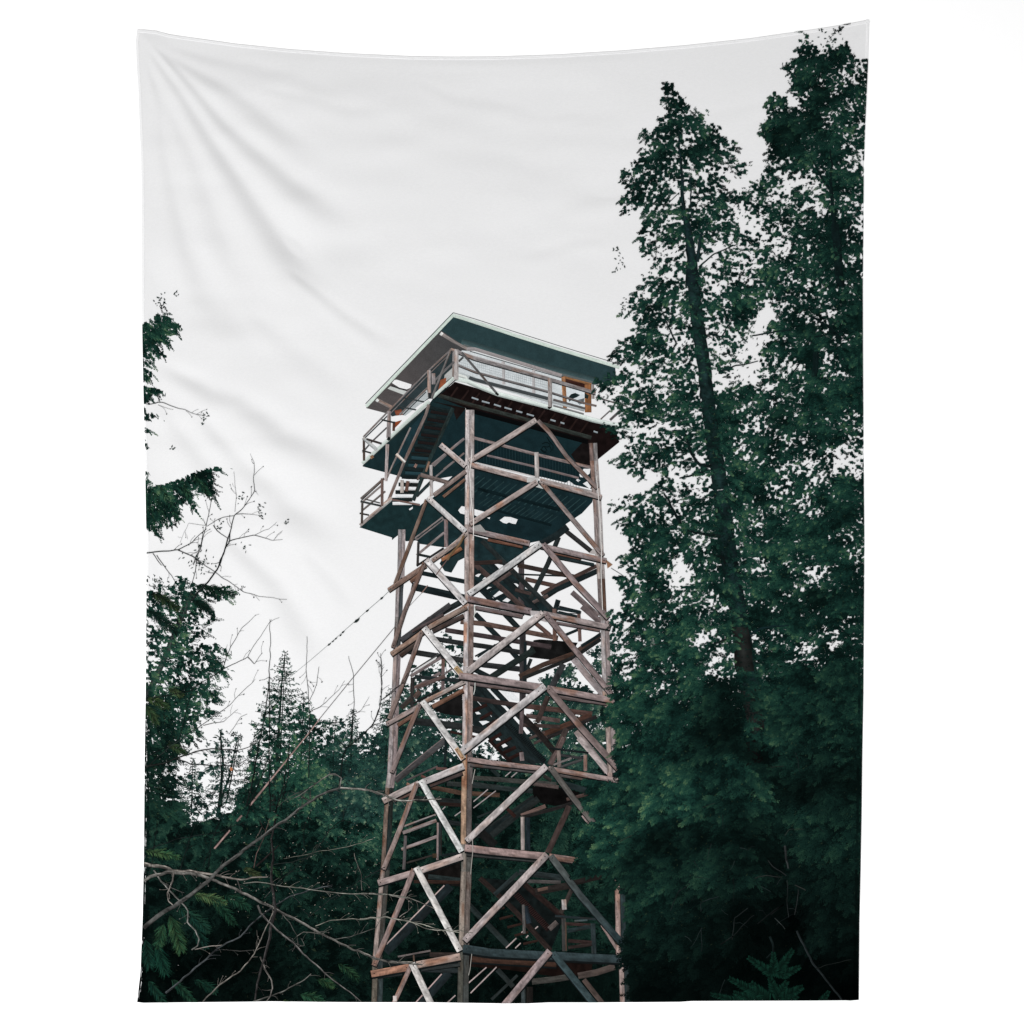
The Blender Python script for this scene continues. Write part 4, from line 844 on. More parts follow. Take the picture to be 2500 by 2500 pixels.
SUB('railing', [
    ('J', [(880, 658), (1445, 702)], 34, (36, 48, 52)), ('J', [(1040, 765), (1390, 782)], 42, (58, 40, 38)), ('J', [(1000, 690), (1012, 1145)], 62, (60, 60, 58)), ('J', [(1030, 740), (1036, 1140)], 18, (86, 66, 54)), ('J', [(1405, 760), (1422, 1180)], 66, (42, 55, 58)), ('J', [(1060, 1000), (1390, 1025)], 50, (50, 36, 34)), ('J', [(1060, 1095), (1390, 1050)], 46, (48, 38, 36)), ('J', [(1050, 865), (1380, 800)], 60, (34, 48, 50)), ('J', [(1150, 725), (1330, 715)], 24, (64, 82, 84)),
    ('J', [(1002, 428), (1012, 568)], 66, (164, 158, 157))], 'landing rail near the bottom edge of the cloth')

# posts
def post(runs, label):
    k = Ink()
    last = None
    for z, pts, w, cols, rust in runs:
        kk = ZN[z][2]; p = zp(z, pts); p = ([last] + [q_ for q_ in p if q_[1] > last[1] + 4] if last else p); last = p[-1]; w0, w1 = (w if isinstance(w, tuple) else (w, w)); w0 /= kk; w1 /= kk
        strip(k, [(x - w0 * .24, y) for x, y in p], (w0 * .52, w1 * .52), cols[0], rust=rust, tone=(.82, 1.05, 1.03, .98, .85))
        strip(k, [(x + w0 * .25, y) for x, y in p], (w0 * .52, w1 * .52), cols[1], rust=rust * .6, tone=(.62, .98, 1.02, 1.0, .9))
        L = np.hypot(p[-1][0] - p[0][0], p[-1][1] - p[0][1]); n = int(L / 13)
        for i in range(n):
            f = (i + random.random()) / n; x = np.interp(f, np.linspace(0, 1, len(p)), [a[0] for a in p]); y = np.interp(f, np.linspace(0, 1, len(p)), [a[1] for a in p])
            dots(k, [(x + random.uniform(-.42, .42) * w0, y)], .9, (44, 34, 32))
    o = k.build('corner_post', tower); o['label'] = label
pk, pk2 = (198, 187, 185), (176, 165, 163)
post([('C', [(585, 930), (585, 1000), (575, 1500)], (86, 84), ((140, 134, 136), (158, 144, 144)), .2), ('C', [(558, 1640), (548, 1960)], 86, ((140, 130, 130), (62, 68, 72)), .3),
      ('E', [(450, -40), (430, 480)], 84, ((112, 106, 104), (66, 70, 72)), .4), ('E', [(432, 570), (405, 1180)], (86, 92), ((160, 150, 150), (128, 114, 116)), .2), ('E', [(395, 1410), (370, 1960)], (100, 112), ((162, 150, 150), (142, 124, 124)), .2),
      ('G', [(440, 60), (405, 700)], 118, ((160, 148, 146), (128, 112, 112)), .3), ('G', [(395, 900), (345, 1830)], (120, 130), ((112, 92, 80), (34, 48, 48)), .5), ('I', [(325, 200), (235, 1250)], (126, 130), ((150, 132, 124), (66, 66, 62)), .5), ('I', [(240, 1500), (226, 1900)], 150, ((98, 90, 78), (50, 62, 64)), .4)], 'left corner post')
post([('B', [(1388, 1650), (1400, 1860)], 96, ((122, 98, 92), (128, 122, 122)), .4), ('D', [(1395, 60), (1420, 440)], 96, ((150, 118, 106), (160, 152, 150)), .5), ('D', [(1436, 590), (1448, 800), (1465, 1230)], 98, ((142, 126, 122), (182, 174, 172)), .25),
      ('D', [(1478, 1400), (1484, 1510)], 92, ((176, 164, 158), (150, 138, 134)), .2), ('D', [(1488, 1510), (1504, 1950)], 92, ((120, 108, 106), (96, 68, 54)), .3), ('F', [(1510, -40), (1530, 170)], 92, ((122, 112, 110), (110, 90, 84)), .3),
      ('F', [(1530, 300), (1552, 1000)], (100, 104), ((166, 158, 158), (148, 132, 131)), .2), ('F', [(1568, 1160), (1590, 1400), (1615, 1960)], 110, ((158, 138, 130), (150, 134, 132)), .3), ('H', [(1655, -10), (1682, 420)], 128, ((164, 146, 142), (150, 134, 132)), .25),
      ('J', [(1778, 150), (1795, 1200)], 140, ((160, 132, 124), (40, 56, 58)), .3), ('J', [(1835, 1340), (1850, 1900)], 136, ((150, 128, 122), (40, 54, 56)), .3)], 'right corner post')
post([('A', [(1386, 1260), (1384, 1950)], 104, (pk, pk2), .2), ('C', [(1382, 0), (1380, 870)], (104, 110), (pk, (186, 176, 174)), .3), ('C', [(1380, 1050), (1378, 1660)], 112, ((166, 148, 142), (168, 138, 126)), .7), ('C', [(1378, 1640), (1385, 2000)], 104, ((178, 166, 164), (150, 134, 134)), .4)], 'upper run of the centre corner post')
post([('E', [(1276, 0), (1272, 700)], 116, ((196, 186, 186), (130, 110, 104)), .6), ('E', [(1268, 880), (1258, 1700)], (120, 112), ((188, 176, 175), (150, 130, 124)), .5), ('G', [(1486, 0), (1484, 240)], 120, ((196, 188, 188), (120, 106, 102)), .4), ('G', [(1482, 420), (1470, 900), (1465, 1480)], (148, 146), ((168, 132, 104), (92, 84, 82)), .6),
      ('G', [(1475, 1600), (1468, 1860)], 140, ((118, 112, 104), (82, 82, 78)), .3), ('I', [(1456, 0), (1448, 500), (1435, 1060)], (148, 140), ((140, 126, 114), (104, 92, 86)), .4), ('I', [(1432, 1190), (1420, 1900)], (150, 156), ((76, 76, 68), (62, 66, 64)), .2)], 'lower run of the centre corner post, dark at its foot')

# beams and braces of the two visible faces, top to bottom
T = timber
pale, white_, pinkg, dimb = (178, 162, 158), (206, 203, 203), (152, 134, 133), (126, 106, 101)
# top bay
T('brace', 'B', [(1000, 0 + 1620), (1010, 1625)], 2, dimb, 0, shade=False) if False else None
T('brace', 'B', [(740, 1385), (880, 1530), (1080, 1810), (1440, 2180)], 48, (132, 114, 110), 0)
T('brace', 'B', [(720, 1378), (240, 1680), (-70, 1865)], 62, (176, 160, 155), 2, col2=(184, 166, 160))
T('brace', 'A', [(1040, 1670), (1335, 1920)], 62, (188, 175, 172), 2)
T('cross_beam', 'C', [(1340, 245), (965, 525)], 48, (142, 122, 115), 0); T('cross_beam', 'C', [(1330, 340), (1075, 545)], 32, (132, 98, 80), 0, .6)
T('cross_beam', 'D', [(-60, 165), (620, 345)], 56, (168, 152, 148), 0, .4); T('cross_beam', 'D', [(760, 355), (1490, 552)], 58, (164, 148, 144), 1)
SUB('gusset_plate', [('D', [(680, 420), (745, 390), (810, 455)], None, (186, 188, 186), {}), ('D', [(610, 320), (745, 320), (740, 380), (610, 375)], None, (188, 186, 184), {})])
# bay 2
T('brace', 'D', [(790, 385), (1510, 1235)], 50, (142, 127, 124), 2); T('brace', 'D', [(730, 365), (-60, 865)], 60, (172, 153, 147), 2, .5)
T('brace', 'C', [(878, 580), (505, 1570)], 42, (122, 99, 86), 1, .5); T('brace', 'C', [(890, 555), (1335, 955)], 64, white_, 2, .08)
T('cross_beam', 'C', [(1340, 975), (1225, 1095), (945, 1295)], 50, (162, 142, 134), 2, .4); T('cross_beam', 'C', [(1290, 1150), (1055, 1290)], 42, (158, 98, 62), 0, .6); T('cross_beam', 'C', [(870, 1350), (430, 1645)], 54, (138, 108, 95), 2, .5); T('cross_beam', 'C', [(780, 1470), (690, 1545)], 40, (120, 84, 66), 0, .6)
T('cross_beam', 'D', [(150, 1050), (560, 1135)], 36, (118, 74, 56), 0, .6); T('cross_beam', 'D', [(-75, 930), (640, 1095)], 62, (152, 134, 134), 2); T('cross_beam', 'D', [(940, 1215), (1250, 1275)], 28, (112, 74, 60), 0, .6); T('cross_beam', 'D', [(880, 1240), (1400, 1345)], 34, (34, 44, 46), 0, 0); T('cross_beam', 'D', [(760, 1120), (1545, 1300)], 60, (152, 134, 134), 1)
SUB('gusset_plate', [('D', [(-40, 900), (60, 870), (140, 965), (0, 950)], None, (150, 148, 146), {})])
SUB('gusset_plate', [('D', [(1340, 1210), (1400, 1150), (1440, 1230)], None, (176, 170, 168), {})])
SUB('gusset_plate', [('D', [(1545, 1290), (1620, 1345), (1560, 1390)], None, (140, 104, 80), {})])
# bay 3
T('brace', 'D', [(800, 1100), (1180, 1560), (1570, 1970)], 64, (140, 121, 121), 2); T('brace', 'D', [(775, 1095), (-75, 1690)], 70, (192, 191, 191), 2, .06)
T('brace', 'C', [(852, 1320), (620, 1890), (480, 2320)], 48, (122, 101, 94), 1); T('brace', 'C', [(875, 1285), (1335, 1800)], 70, (206, 201, 201), 2, .1)
T('cross_beam', 'E', [(1220, 110), (850, 290)], 50, (76, 64, 61), 0); T('cross_beam', 'E', [(1255, 5), (780, 258)], 58, (152, 128, 115), 1, .4); T('cross_beam', 'E', [(670, 425), (470, 575)], 56, (72, 60, 54), 0); T('cross_beam', 'E', [(745, 300), (365, 565)], 58, (150, 119, 102), 1, .4)
T('cross_beam', 'E', [(1060, -20), (480, 400)], 60, (64, 64, 67), 0, .1); T('cross_beam', 'E', [(980, 95), (610, 300)], 28, (82, 68, 68), 0)
T('cross_beam', 'D', [(0, 1850), (560, 1955)], 44, (112, 96, 97), 0); T('cross_beam', 'D', [(-85, 1745), (660, 1895)], 72, (130, 111, 113), 1); T('cross_beam', 'F', [(960, 195), (1470, 285)], 32, (114, 98, 98), 0); T('cross_beam', 'F', [(800, 85), (1595, 250)], 64, (152, 136, 134), 1)
SUB('gusset_plate', [('F', [(650, 50), (790, 60), (780, 110), (655, 105)], None, (176, 170, 170), {}), ('F', [(740, 160), (800, 120), (850, 190)], None, (160, 152, 152), {})])
# bay 4
T('brace', 'F', [(825, 85), (1200, 540), (1605, 1030)], 64, (132, 113, 112), 2); T('brace', 'F', [(800, 75), (-165, 830)], 76, (182, 171, 169), 2, .1)
T('brace', 'E', [(722, 300), (550, 780), (340, 1325)], 50, (128, 107, 100), 1, .5); T('brace', 'E', [(750, 250), (1225, 840)], 72, (216, 213, 212), 2, .02); T('brace', 'E', [(1120, 715), (1222, 835)], 58, (196, 158, 104), 1, .4, shade=False)
T('cross_beam', 'E', [(1215, 990), (850, 1185)], 52, (116, 80, 62), 0, .6); T('cross_beam', 'E', [(1235, 885), (750, 1125)], 48, (166, 152, 145), 1); T('cross_beam', 'E', [(650, 1270), (440, 1400)], 44, (122, 89, 76), 0); T('cross_beam', 'E', [(720, 1160), (310, 1390)], 52, (152, 134, 130), 1)
T('cross_beam', 'F', [(-60, 905), (690, 1010)], 46, (106, 90, 90), 0); T('cross_beam', 'F', [(-190, 815), (0, 840), (790, 955)], 76, (152, 132, 131), 1); T('cross_beam', 'F', [(960, 1065), (1550, 1150)], 38, (102, 87, 86), 0); T('cross_beam', 'F', [(850, 965), (1645, 1112)], 70, (152, 130, 128), 1)
# bay 5
T('brace', 'F', [(855, 955), (1260, 1440), (1690, 1915)], 72, (126, 107, 104), 1); T('brace', 'F', [(825, 940), (-190, 1740)], 82, (186, 180, 180), 2, .25)
T('brace', 'E', [(700, 1150), (560, 1480), (370, 1960)], 54, (128, 110, 107), 1); T('brace', 'E', [(730, 1115), (1215, 1800)], 72, (206, 203, 201), 1, .05); T('brace', 'E', [(1130, 1670), (1212, 1800)], 50, (188, 150, 110), 1, .4, shade=False)
T('cross_beam', 'G', [(1420, 490), (960, 665)], 54, (78, 65, 63), 0); T('cross_beam', 'G', [(1435, 395), (880, 615)], 88, (186, 178, 177), 1, .15); T('cross_beam', 'G', [(720, 770), (470, 870)], 46, (112, 92, 90), 0); T('cross_beam', 'G', [(815, 635), (312, 880)], 84, (172, 157, 152), 1, .15)
T('cross_beam', 'H', [(-300, 375), (0, 405), (640, 475)], 50, (88, 82, 82), 0); T('cross_beam', 'H', [(-330, 300), (0, 350), (690, 430)], 66, (152, 127, 122), 1); T('cross_beam', 'H', [(930, 520), (1340, 580)], 44, (88, 80, 78), 0); T('cross_beam', 'H', [(790, 430), (1770, 600)], 66, (152, 130, 126), 1)
# bay 6
T('brace', 'H', [(815, 410), (1120, 820), (1500, 1290)], 78, (96, 92, 88), 1, .05); T('brace', 'H', [(760, 395), (-345, 1435)], 88, (182, 171, 169), 1, .15)
T('brace', 'G', [(785, 630), (560, 1240), (320, 1830)], 66, (142, 121, 115), 1); T('brace', 'G', [(835, 590), (1405, 1580)], 84, (206, 206, 204), 1, .03)
T('cross_beam', 'G', [(1415, 1648), (830, 1845)], 88, (182, 164, 158), 1, .2); T('cross_beam', 'I', [(740, 55), (245, 200)], 82, (166, 144, 140), 1, .2)
T('cross_beam', 'H', [(-350, 1620), (650, 1710)], 44, (54, 58, 58), 0, .1); T('cross_beam', 'H', [(-370, 1530), (0, 1575), (730, 1645)], 98, (152, 125, 121), 1, .2); T('cross_beam', 'H', [(800, 1650), (1340, 1730)], 86, (130, 109, 105), 1)
# bay 7
T('brace', 'J', [(820, -180), (1250, 390), (1860, 1090)], 88, (84, 90, 88), 1, .03, col2=(36, 55, 60)); T('brace', 'J', [(770, -200), (-375, 1000)], 92, (168, 153, 151), 2, .15)
T('brace', 'I', [(745, 5), (520, 560), (190, 1345)], 72, (146, 122, 117), 1); T('brace', 'I', [(775, -20), (1380, 1140)], 88, (202, 198, 194), 1, .03)
T('cross_beam', 'I', [(1380, 1330), (850, 1400)], 44, (48, 54, 54), 0, .1); T('cross_beam', 'I', [(1385, 1218), (780, 1335)], 98, (166, 138, 125), 1, .5); T('cross_beam', 'I', [(580, 1460), (240, 1500)], 40, (44, 52, 52), 0, .1); T('cross_beam', 'I', [(680, 1365), (150, 1462)], 94, (166, 114, 90), 1, .5)
T('cross_beam', 'J', [(-270, 1250), (900, 1320)], 92, (70, 46, 36), 0, .3); T('cross_beam', 'J', [(-395, 1105), (0, 1165), (1810, 1255)], 112, (46, 62, 66), 1, .03)
# bay 8, cut by the lower edge
T('brace', 'J', [(850, 1165), (1440, 1900)], 92, (52, 72, 76), 1, .03); T('brace', 'J', [(810, 1140), (150, 1930)], 98, (148, 128, 128), 1, .15)
T('brace', 'I', [(700, 1345), (440, 1920)], 62, (142, 116, 109), 0); T('brace', 'I', [(715, 1310), (1000, 1920)], 92, (196, 191, 187), 1, .03)
SUB('tag', [('I', [(478, 1765), (482, 1845)], 52, (196, 186, 182), NR)], 'pale tag on the brace at the bottom')

SUB('cable', [('C', [(1412, -20), (1405, 120), (1385, 280), (1400, 540), (1430, 800), (1432, 950), (1424, 1060)], 9, (226, 221, 217), NR)], 'white cable down the centre post')
for z_, p_, c_ in (('E', [(1345, 0), (1355, 60), (1335, 130)], (190, 196, 190)), ('E', [(1352, 900), (1350, 980), (1335, 1040)], (196, 200, 196)), ('G', [(1590, 440), (1565, 560), (1550, 640)], (170, 166, 160)), ('I', [(1555, -400), (1560, -250), (1535, 0), (1530, 80)], (160, 156, 150)), ('I', [(1545, 1180), (1520, 1400), (1500, 1480)], (150, 148, 142))):
    SUB('cable', [(z_, p_, 9, c_, NR)])
SUB('cable', [('D', [(1428, 300), (1450, 500), (1470, 760), (1490, 1200), (1484, 1420), (1502, 1880)], 9, (214, 211, 208), NR)], 'white cable down the right post')
SUB('cable', [('C', [(1320, 1000), (1265, 1110), (1180, 1200), (1120, 1290)], 26, (128, 96, 62)), ('C', [(1120, 1285), (990, 1465)], 12, (120, 88, 82))], 'rusty cable end at the upper left face')
SUB('cable', [('C', [(890, 1590), (820, 1680)], 12, (150, 126, 122)), ('C', [(820, 1680), (650, 1860)], 5, (110, 104, 104), NR)])

# ---------- guy wires with their insulators
zw = ZT[0] + TOPZ[0] * 2.4e-5 + 1e-4
g = Ink()
strip(g, mp('L2', [(1808, 390), (1740, 455), (1640, 540), (1370, 778), (1240, 890), (1130, 980), (1040, 1060)]), (1.1, .5), (120, 130, 128), z=zw, rust=0, tone=(1, .8, 1))
for x, y, r in ((1740, 455, 3.2), (1640, 542, 3.0), (1568, 610, 4.8), (1472, 690, 2.8), (1455, 712, 2.2), (1422, 735, 2.4), (1402, 754, 2.2), (1376, 775, 3.0)):
    X, Y = zp('L2', [(x, y)])[0]
    poly(g, [(X + r * 1.5, Y - r * 1.3), (X + r * .9, Y + r * .1), (X - r * .1, Y + r * 1.0), (X - r * 1.5, Y + r * 1.2), (X - r * .8, Y - r * .3)], (34, 44, 42), z=zw + 1e-5, jit=0)
g.build('printed_guy_wire', tap)
g = Ink()
strip(g, mp('L2', [(1830, 655), (1545, 1000), (1310, 1290)]), 1.7, (112, 110, 110), z=zw, rust=0, tone=(1.1, .8, 1))
strip(g, mp('L2', [(1310, 1290), (1250, 1370), (1120, 1530), (825, 1892)]), (2.6, 5.0), (146, 122, 117), z=zw, rust=0, tone=(.7, 1.1, .8))
strip(g, mp('L3', [(770, 540), (735, 580)]), 4.5, (128, 106, 102), z=zw, rust=0, tone=(.7, 1.1, .8)); strip(g, mp('L3', [(688, 642), (580, 770)]), 4.8, (134, 112, 108), z=zw, rust=0, tone=(.7, 1.1, .8))
g.build('printed_guy_wire', tap)
g = Ink(); strip(g, mp('D', [(1600, 1385), (1720, 1460), (1960, 1640)]), 1.2, (78, 84, 84), z=zw, rust=0, tone=(1, 1)); g.build('printed_guy_wire', tap)

# ---------- the two tall conifers at the right
zt = zw + 2e-4
tal = [(8, 22, 20), (21, 50, 44), (37, 72, 58), (80, 106, 76)]
def zc_(z, rows): return [zp(z, [(r[0], r[1])])[0] + tuple(r[2:]) for r in rows]
# coverage and tone of the print at points down the crowns
CV = (zc_('T1', [(500, 540, .75, .85), (540, 700, .82, .88), (430, 640, .5, .9), (520, 830, .93, .85), (400, 880, .6, .9), (650, 800, .7, .95), (740, 760, .35, 1), (780, 900, .86, .85), (600, 950, .62, .9), (450, 1020, .88, .85), (330, 960, .5, 1), (280, 1080, .6, .9), (680, 1010, .92, .85), (820, 1010, .8, .9), (930, 950, .6, 1), (1030, 1100, .5, 1),
                       (220, 1180, .5, .95), (420, 1180, .66, .9), (560, 1150, .7, .9), (680, 1160, .3, 1), (820, 1120, .6, .9), (900, 1200, .03, 1), (980, 1220, .2, 1), (300, 1340, .84, .85), (180, 1380, .6, .9), (430, 1340, .76, .9), (520, 1310, .12, 1), (640, 1250, .35, 1), (720, 1280, .5, 1), (780, 1380, .55, 1), (440, 1420, .4, .95), (660, 1420, .6, .95), (240, 1440, .25, 1),
                       (400, 1520, .72, .9), (500, 1560, .66, .9), (330, 1640, .5, .95), (760, 1500, .68, .95), (900, 1540, .62, .95), (800, 1590, .75, .85), (820, 1660, .12, 1), (720, 1720, .25, 1), (420, 1700, .4, .95), (500, 1770, .30, .95), (380, 1820, .28, 1), (540, 1860, .25, 1), (860, 1800, .42, 1), (960, 1860, .15, 1), (330, 1900, .4, 1), (780, 1900, .22, 1),
                       (1400, 230, .55, .9), (1450, 330, .82, .85), (1620, 250, .45, .9), (1540, 220, .15, .9), (1680, 330, .86, .85), (1760, 330, .5, .9), (1400, 430, .85, .85), (1330, 420, .5, .9), (1580, 420, .9, .8), (1680, 490, .6, .9), (1800, 470, .72, .85), (1430, 560, .85, .85), (1380, 620, .5, .9), (1560, 600, .97, .72), (1720, 620, .82, .85), (1830, 640, .6, .9), (1230, 680, .78, .9), (1200, 780, .72, .95), (1340, 760, .9, .8), (1250, 900, .97, .62), (1340, 860, .97, .66), (1500, 760, .95, .75), (1500, 900, .93, .85), (1650, 800, .9, .95), (1780, 850, .7, .95), (1180, 870, .8, .8), (1250, 1000, .95, .75), (1420, 1020, .88, .9), (1600, 1020, .95, .95), (1780, 1040, .45, .95),
                       (1160, 1130, .80, .85), (1260, 1120, .66, .9), (1380, 1180, .22, 1), (1300, 1240, .25, 1), (1200, 1190, .7, .9), (1480, 1230, .45, 1), (1500, 1140, .72, .95), (1620, 1200, .94, .9), (1750, 1200, .86, .95), (1000, 1340, .72, .9), (1120, 1330, .62, .95), (960, 1420, .2, 1), (1200, 1440, .72, .95), (1340, 1380, .75, .95), (1540, 1370, .45, 1), (1660, 1370, .85, .95), (1710, 1360, .5, 1), (1050, 1510, .12, 1), (1180, 1530, .62, .95), (1360, 1530, .6, .95), (1180, 1600, .05, 1), (1270, 1640, .12, 1), (1500, 1520, .86, .9), (1650, 1520, .97, .85), (1790, 1520, .6, .95), (1140, 1700, .55, 1), (1300, 1760, .72, .95), (1060, 1760, .3, 1), (1450, 1680, .72, .95), (1600, 1720, .95, .9), (1780, 1680, .85, .9), (1150, 1850, .75, 1), (1030, 1840, .45, 1), (1350, 1880, .72, .95), (1500, 1850, .85, .95), (1700, 1880, .93, .9)])
      + zc_('T2', [(440, 100, .35, 1), (540, 200, .55, 1), (400, 220, .72, 1.0), (300, 300, .72, 1.0), (180, 340, .42, 1.0), (500, 280, .62, 1), (360, 430, .7, 1.0), (280, 560, .76, .95), (180, 560, .4, 1), (480, 500, .45, 1.05), (420, 620, .66, 1.0), (560, 600, .5, 1), (600, 420, .55, 1), (800, 230, .62, 1.05), (930, 200, .80, 1.0), (880, 330, .3, 1), (820, 420, .52, 1), (1000, 320, .78, 1), (1100, 230, .55, 1), (1180, 180, .7, 1), (1180, 370, .08, 1), (1130, 450, .12, 1), (1000, 470, .6, 1), (900, 580, .55, .95), (820, 560, .35, 1), (1060, 600, .06, 1), (1000, 690, .2, 1), (840, 680, .4, 1), (860, 840, .02, 1), (980, 760, .1, 1), (1060, 800, .18, 1), (1220, 300, .55, 1),
                       (1350, 150, .72, 1), (1350, 330, .82, .95), (1250, 440, .8, 1), (1400, 500, .9, .85), (1250, 600, .8, 1), (1600, 380, .7, .9), (1600, 280, .8, .95), (1560, 200, .72, 1), (1540, 420, .8, .55), (1700, 150, .9, .9), (1800, 120, .75, .9), (1750, 400, .97, .9), (1600, 560, .9, .95), (1450, 640, .95, .95), (1240, 740, .72, .9), (1420, 760, .5, 1), (1600, 740, .35, 1), (1500, 800, .9, .95), (1350, 850, .82, .95), (1180, 900, .6, 1), (1750, 700, .99, .95), (1700, 900, .98, 1.0),
                       (340, 760, .5, 1), (240, 780, .4, 1), (120, 780, .75, 1.0), (60, 850, .7, .95), (140, 880, .15, 1), (520, 760, .45, 1), (620, 740, .5, 1), (440, 860, .4, 1.05), (300, 930, .8, .95), (200, 980, .62, .95), (120, 930, .4, 1), (560, 900, .66, 1), (640, 860, .6, 1), (420, 1000, .8, .95), (250, 1060, .82, .95), (160, 1060, .6, .95), (80, 1010, .3, 1), (560, 1040, .72, 1), (350, 1160, .3, 1.05), (460, 1130, .35, 1), (240, 1200, .12, 1), (150, 1180, .5, .9), (60, 1160, .8, .9), (600, 1150, .72, .95), (700, 1120, .72, 1.0), (480, 1230, .45, 1), (380, 1260, .55, 1), (300, 1330, .72, .95), (200, 1310, .5, 1), (440, 1330, .82, .95), (560, 1300, .66, .95), (700, 1260, .5, 1),
                       (600, 1400, .18, 1), (520, 1430, .3, 1), (400, 1400, .7, .95), (300, 1470, .3, 1), (660, 1500, .22, 1), (560, 1520, .4, 1), (700, 1580, .25, 1), (480, 1560, .75, .95), (620, 1640, .5, 1), (700, 1700, .8, .95), (400, 1640, .78, 1.0), (300, 1650, .5, 1), (180, 1680, .45, 1), (420, 1780, .75, 1.0), (280, 1780, .6, 1), (200, 1830, .55, 1), (600, 1780, .7, .9), (330, 1880, .8, 1),
                       (900, 950, .93, .9), (1020, 930, .9, .95), (900, 1060, .92, .95), (1020, 1060, .6, 1), (1150, 1030, .55, 1), (1100, 1140, .55, 1), (950, 1180, .82, .95), (900, 1280, .72, 1), (1000, 1290, .5, 1), (1150, 1240, .92, .95), (1300, 1000, .94, .85), (1250, 1080, .9, .75), (1350, 1150, .88, .9), (1330, 1220, .7, 1), (1500, 1000, .93, 1.0), (1560, 1200, .96, 1), (1700, 1300, .3, 1), (1740, 1370, .3, 1), (1660, 1240, .9, .9), (1460, 1430, .28, 1), (1480, 1490, .22, 1), (1560, 1430, .5, 1), (1400, 1520, .75, 1), (1240, 1580, .5, 1), (1100, 1480, .9, 1.05), (960, 1450, .85, 1.0), (1000, 1560, .93, 1.0), (1150, 1640, .9, .85), (1450, 1700, .45, 1), (1350, 1650, .78, 1), (1540, 1620, .93, 1.05), (1700, 1550, .97, 1.0), (1700, 1750, .98, .85), (900, 1650, .8, .95), (800, 1700, .82, 1), (1080, 1820, .5, 1), (1000, 1800, .8, 1), (1200, 1800, .96, 1.0), (1290, 1800, .8, 1), (1500, 1850, .97, .95)])
      + zc_('T3', [(260, 80, .82, 1.0), (180, 200, .6, 1.0), (400, 150, .95, .98), (300, 260, .9, .98), (200, 330, .55, 1.0), (350, 380, .85, .95), (720, 180, .35, 1), (600, 200, .9, .98), (700, 260, .85, .95), (580, 350, .14, 1), (620, 390, .14, 1), (540, 460, .35, 1), (680, 400, .75, .95), (460, 300, .8, .95), (420, 480, .85, .95), (250, 520, .8, 1.05), (130, 560, .55, 1.05), (350, 600, .93, .9), (200, 640, .8, .95), (160, 720, .45, 1.1), (120, 640, .4, 1.05), (420, 690, .8, .95), (300, 760, .85, 1), (100, 840, .55, 1.1), (250, 900, .75, 1.0), (210, 975, .35, 1), (130, 1000, .8, 1.05), (400, 850, .93, 1.0), (350, 950, .95, .95), (170, 1080, .6, 1.05), (60, 900, .6, 1.05),
                       (850, 80, .95, .85), (980, 60, .7, 1), (1080, 60, .45, 1), (990, 240, .55, 1), (860, 260, .92, .85), (1130, 340, .6, 1), (990, 420, .75, 1), (1010, 500, .3, 1), (880, 450, .93, .9), (1100, 470, .97, .98), (1200, 250, .97, .98), (1300, 120, .98, .95), (1250, 430, .97, .95), (1450, 430, .55, 1), (1560, 410, .55, .95), (1600, 300, .97, .98), (1780, 200, .7, .95), (1700, 400, .96, .95), (1500, 180, .98, .95), (1300, 590, .85, .8), (1500, 560, .96, .6), (1650, 620, .98, .9),
                       (750, 860, .35, 1), (690, 880, .4, 1), (620, 780, .96, 1.0), (860, 960, .25, 1), (830, 1020, .35, 1), (900, 1060, .5, 1), (750, 960, .9, .98), (620, 960, .93, 1.05), (500, 900, .9, .98), (1090, 940, .3, 1), (1080, 890, .4, 1), (1200, 880, .7, 1), (1430, 930, .55, 1), (1300, 900, .82, .95), (1200, 1010, .93, .85), (1580, 880, .75, .95), (1350, 760, .97, .92), (1150, 720, .97, .8), (900, 760, .95, .9), (480, 1080, .7, 1), (480, 1150, .55, 1), (300, 1100, .9, 1), (640, 1150, .96, .95), (850, 1180, .98, .72), (930, 1250, .93, .55), (1050, 1160, .98, .85), (1400, 1100, .99, .8), (1650, 1100, .99, .72), (1250, 1250, .99, .85), (300, 1300, .97, .95), (180, 1250, .93, 1), (480, 1350, .97, .9), (600, 1370, .9, .85), (800, 1320, .98, .62), (900, 1450, .99, .40), (780, 1480, .98, .45), (300, 1520, .93, .95), (500, 1500, .97, .92), (1080, 1500, .98, .95), (1200, 1560, .99, .9), (1250, 1450, .99, .70), (1500, 1350, .99, .75), (1600, 1500, .99, .72), (1750, 1400, .99, .75), (1020, 1640, .99, .35), (1150, 1640, .99, .25), (900, 1580, .98, .45), (700, 1590, .95, .6), (400, 1650, .96, .9), (600, 1700, .98, .75), (900, 1700, .99, .9), (1000, 1750, .99, .85), (1350, 1700, .99, .75), (1500, 1750, .99, .55), (1650, 1800, .99, .35), (1700, 1650, .99, .65), (200, 1800, .97, .9), (540, 1830, .93, .95)])
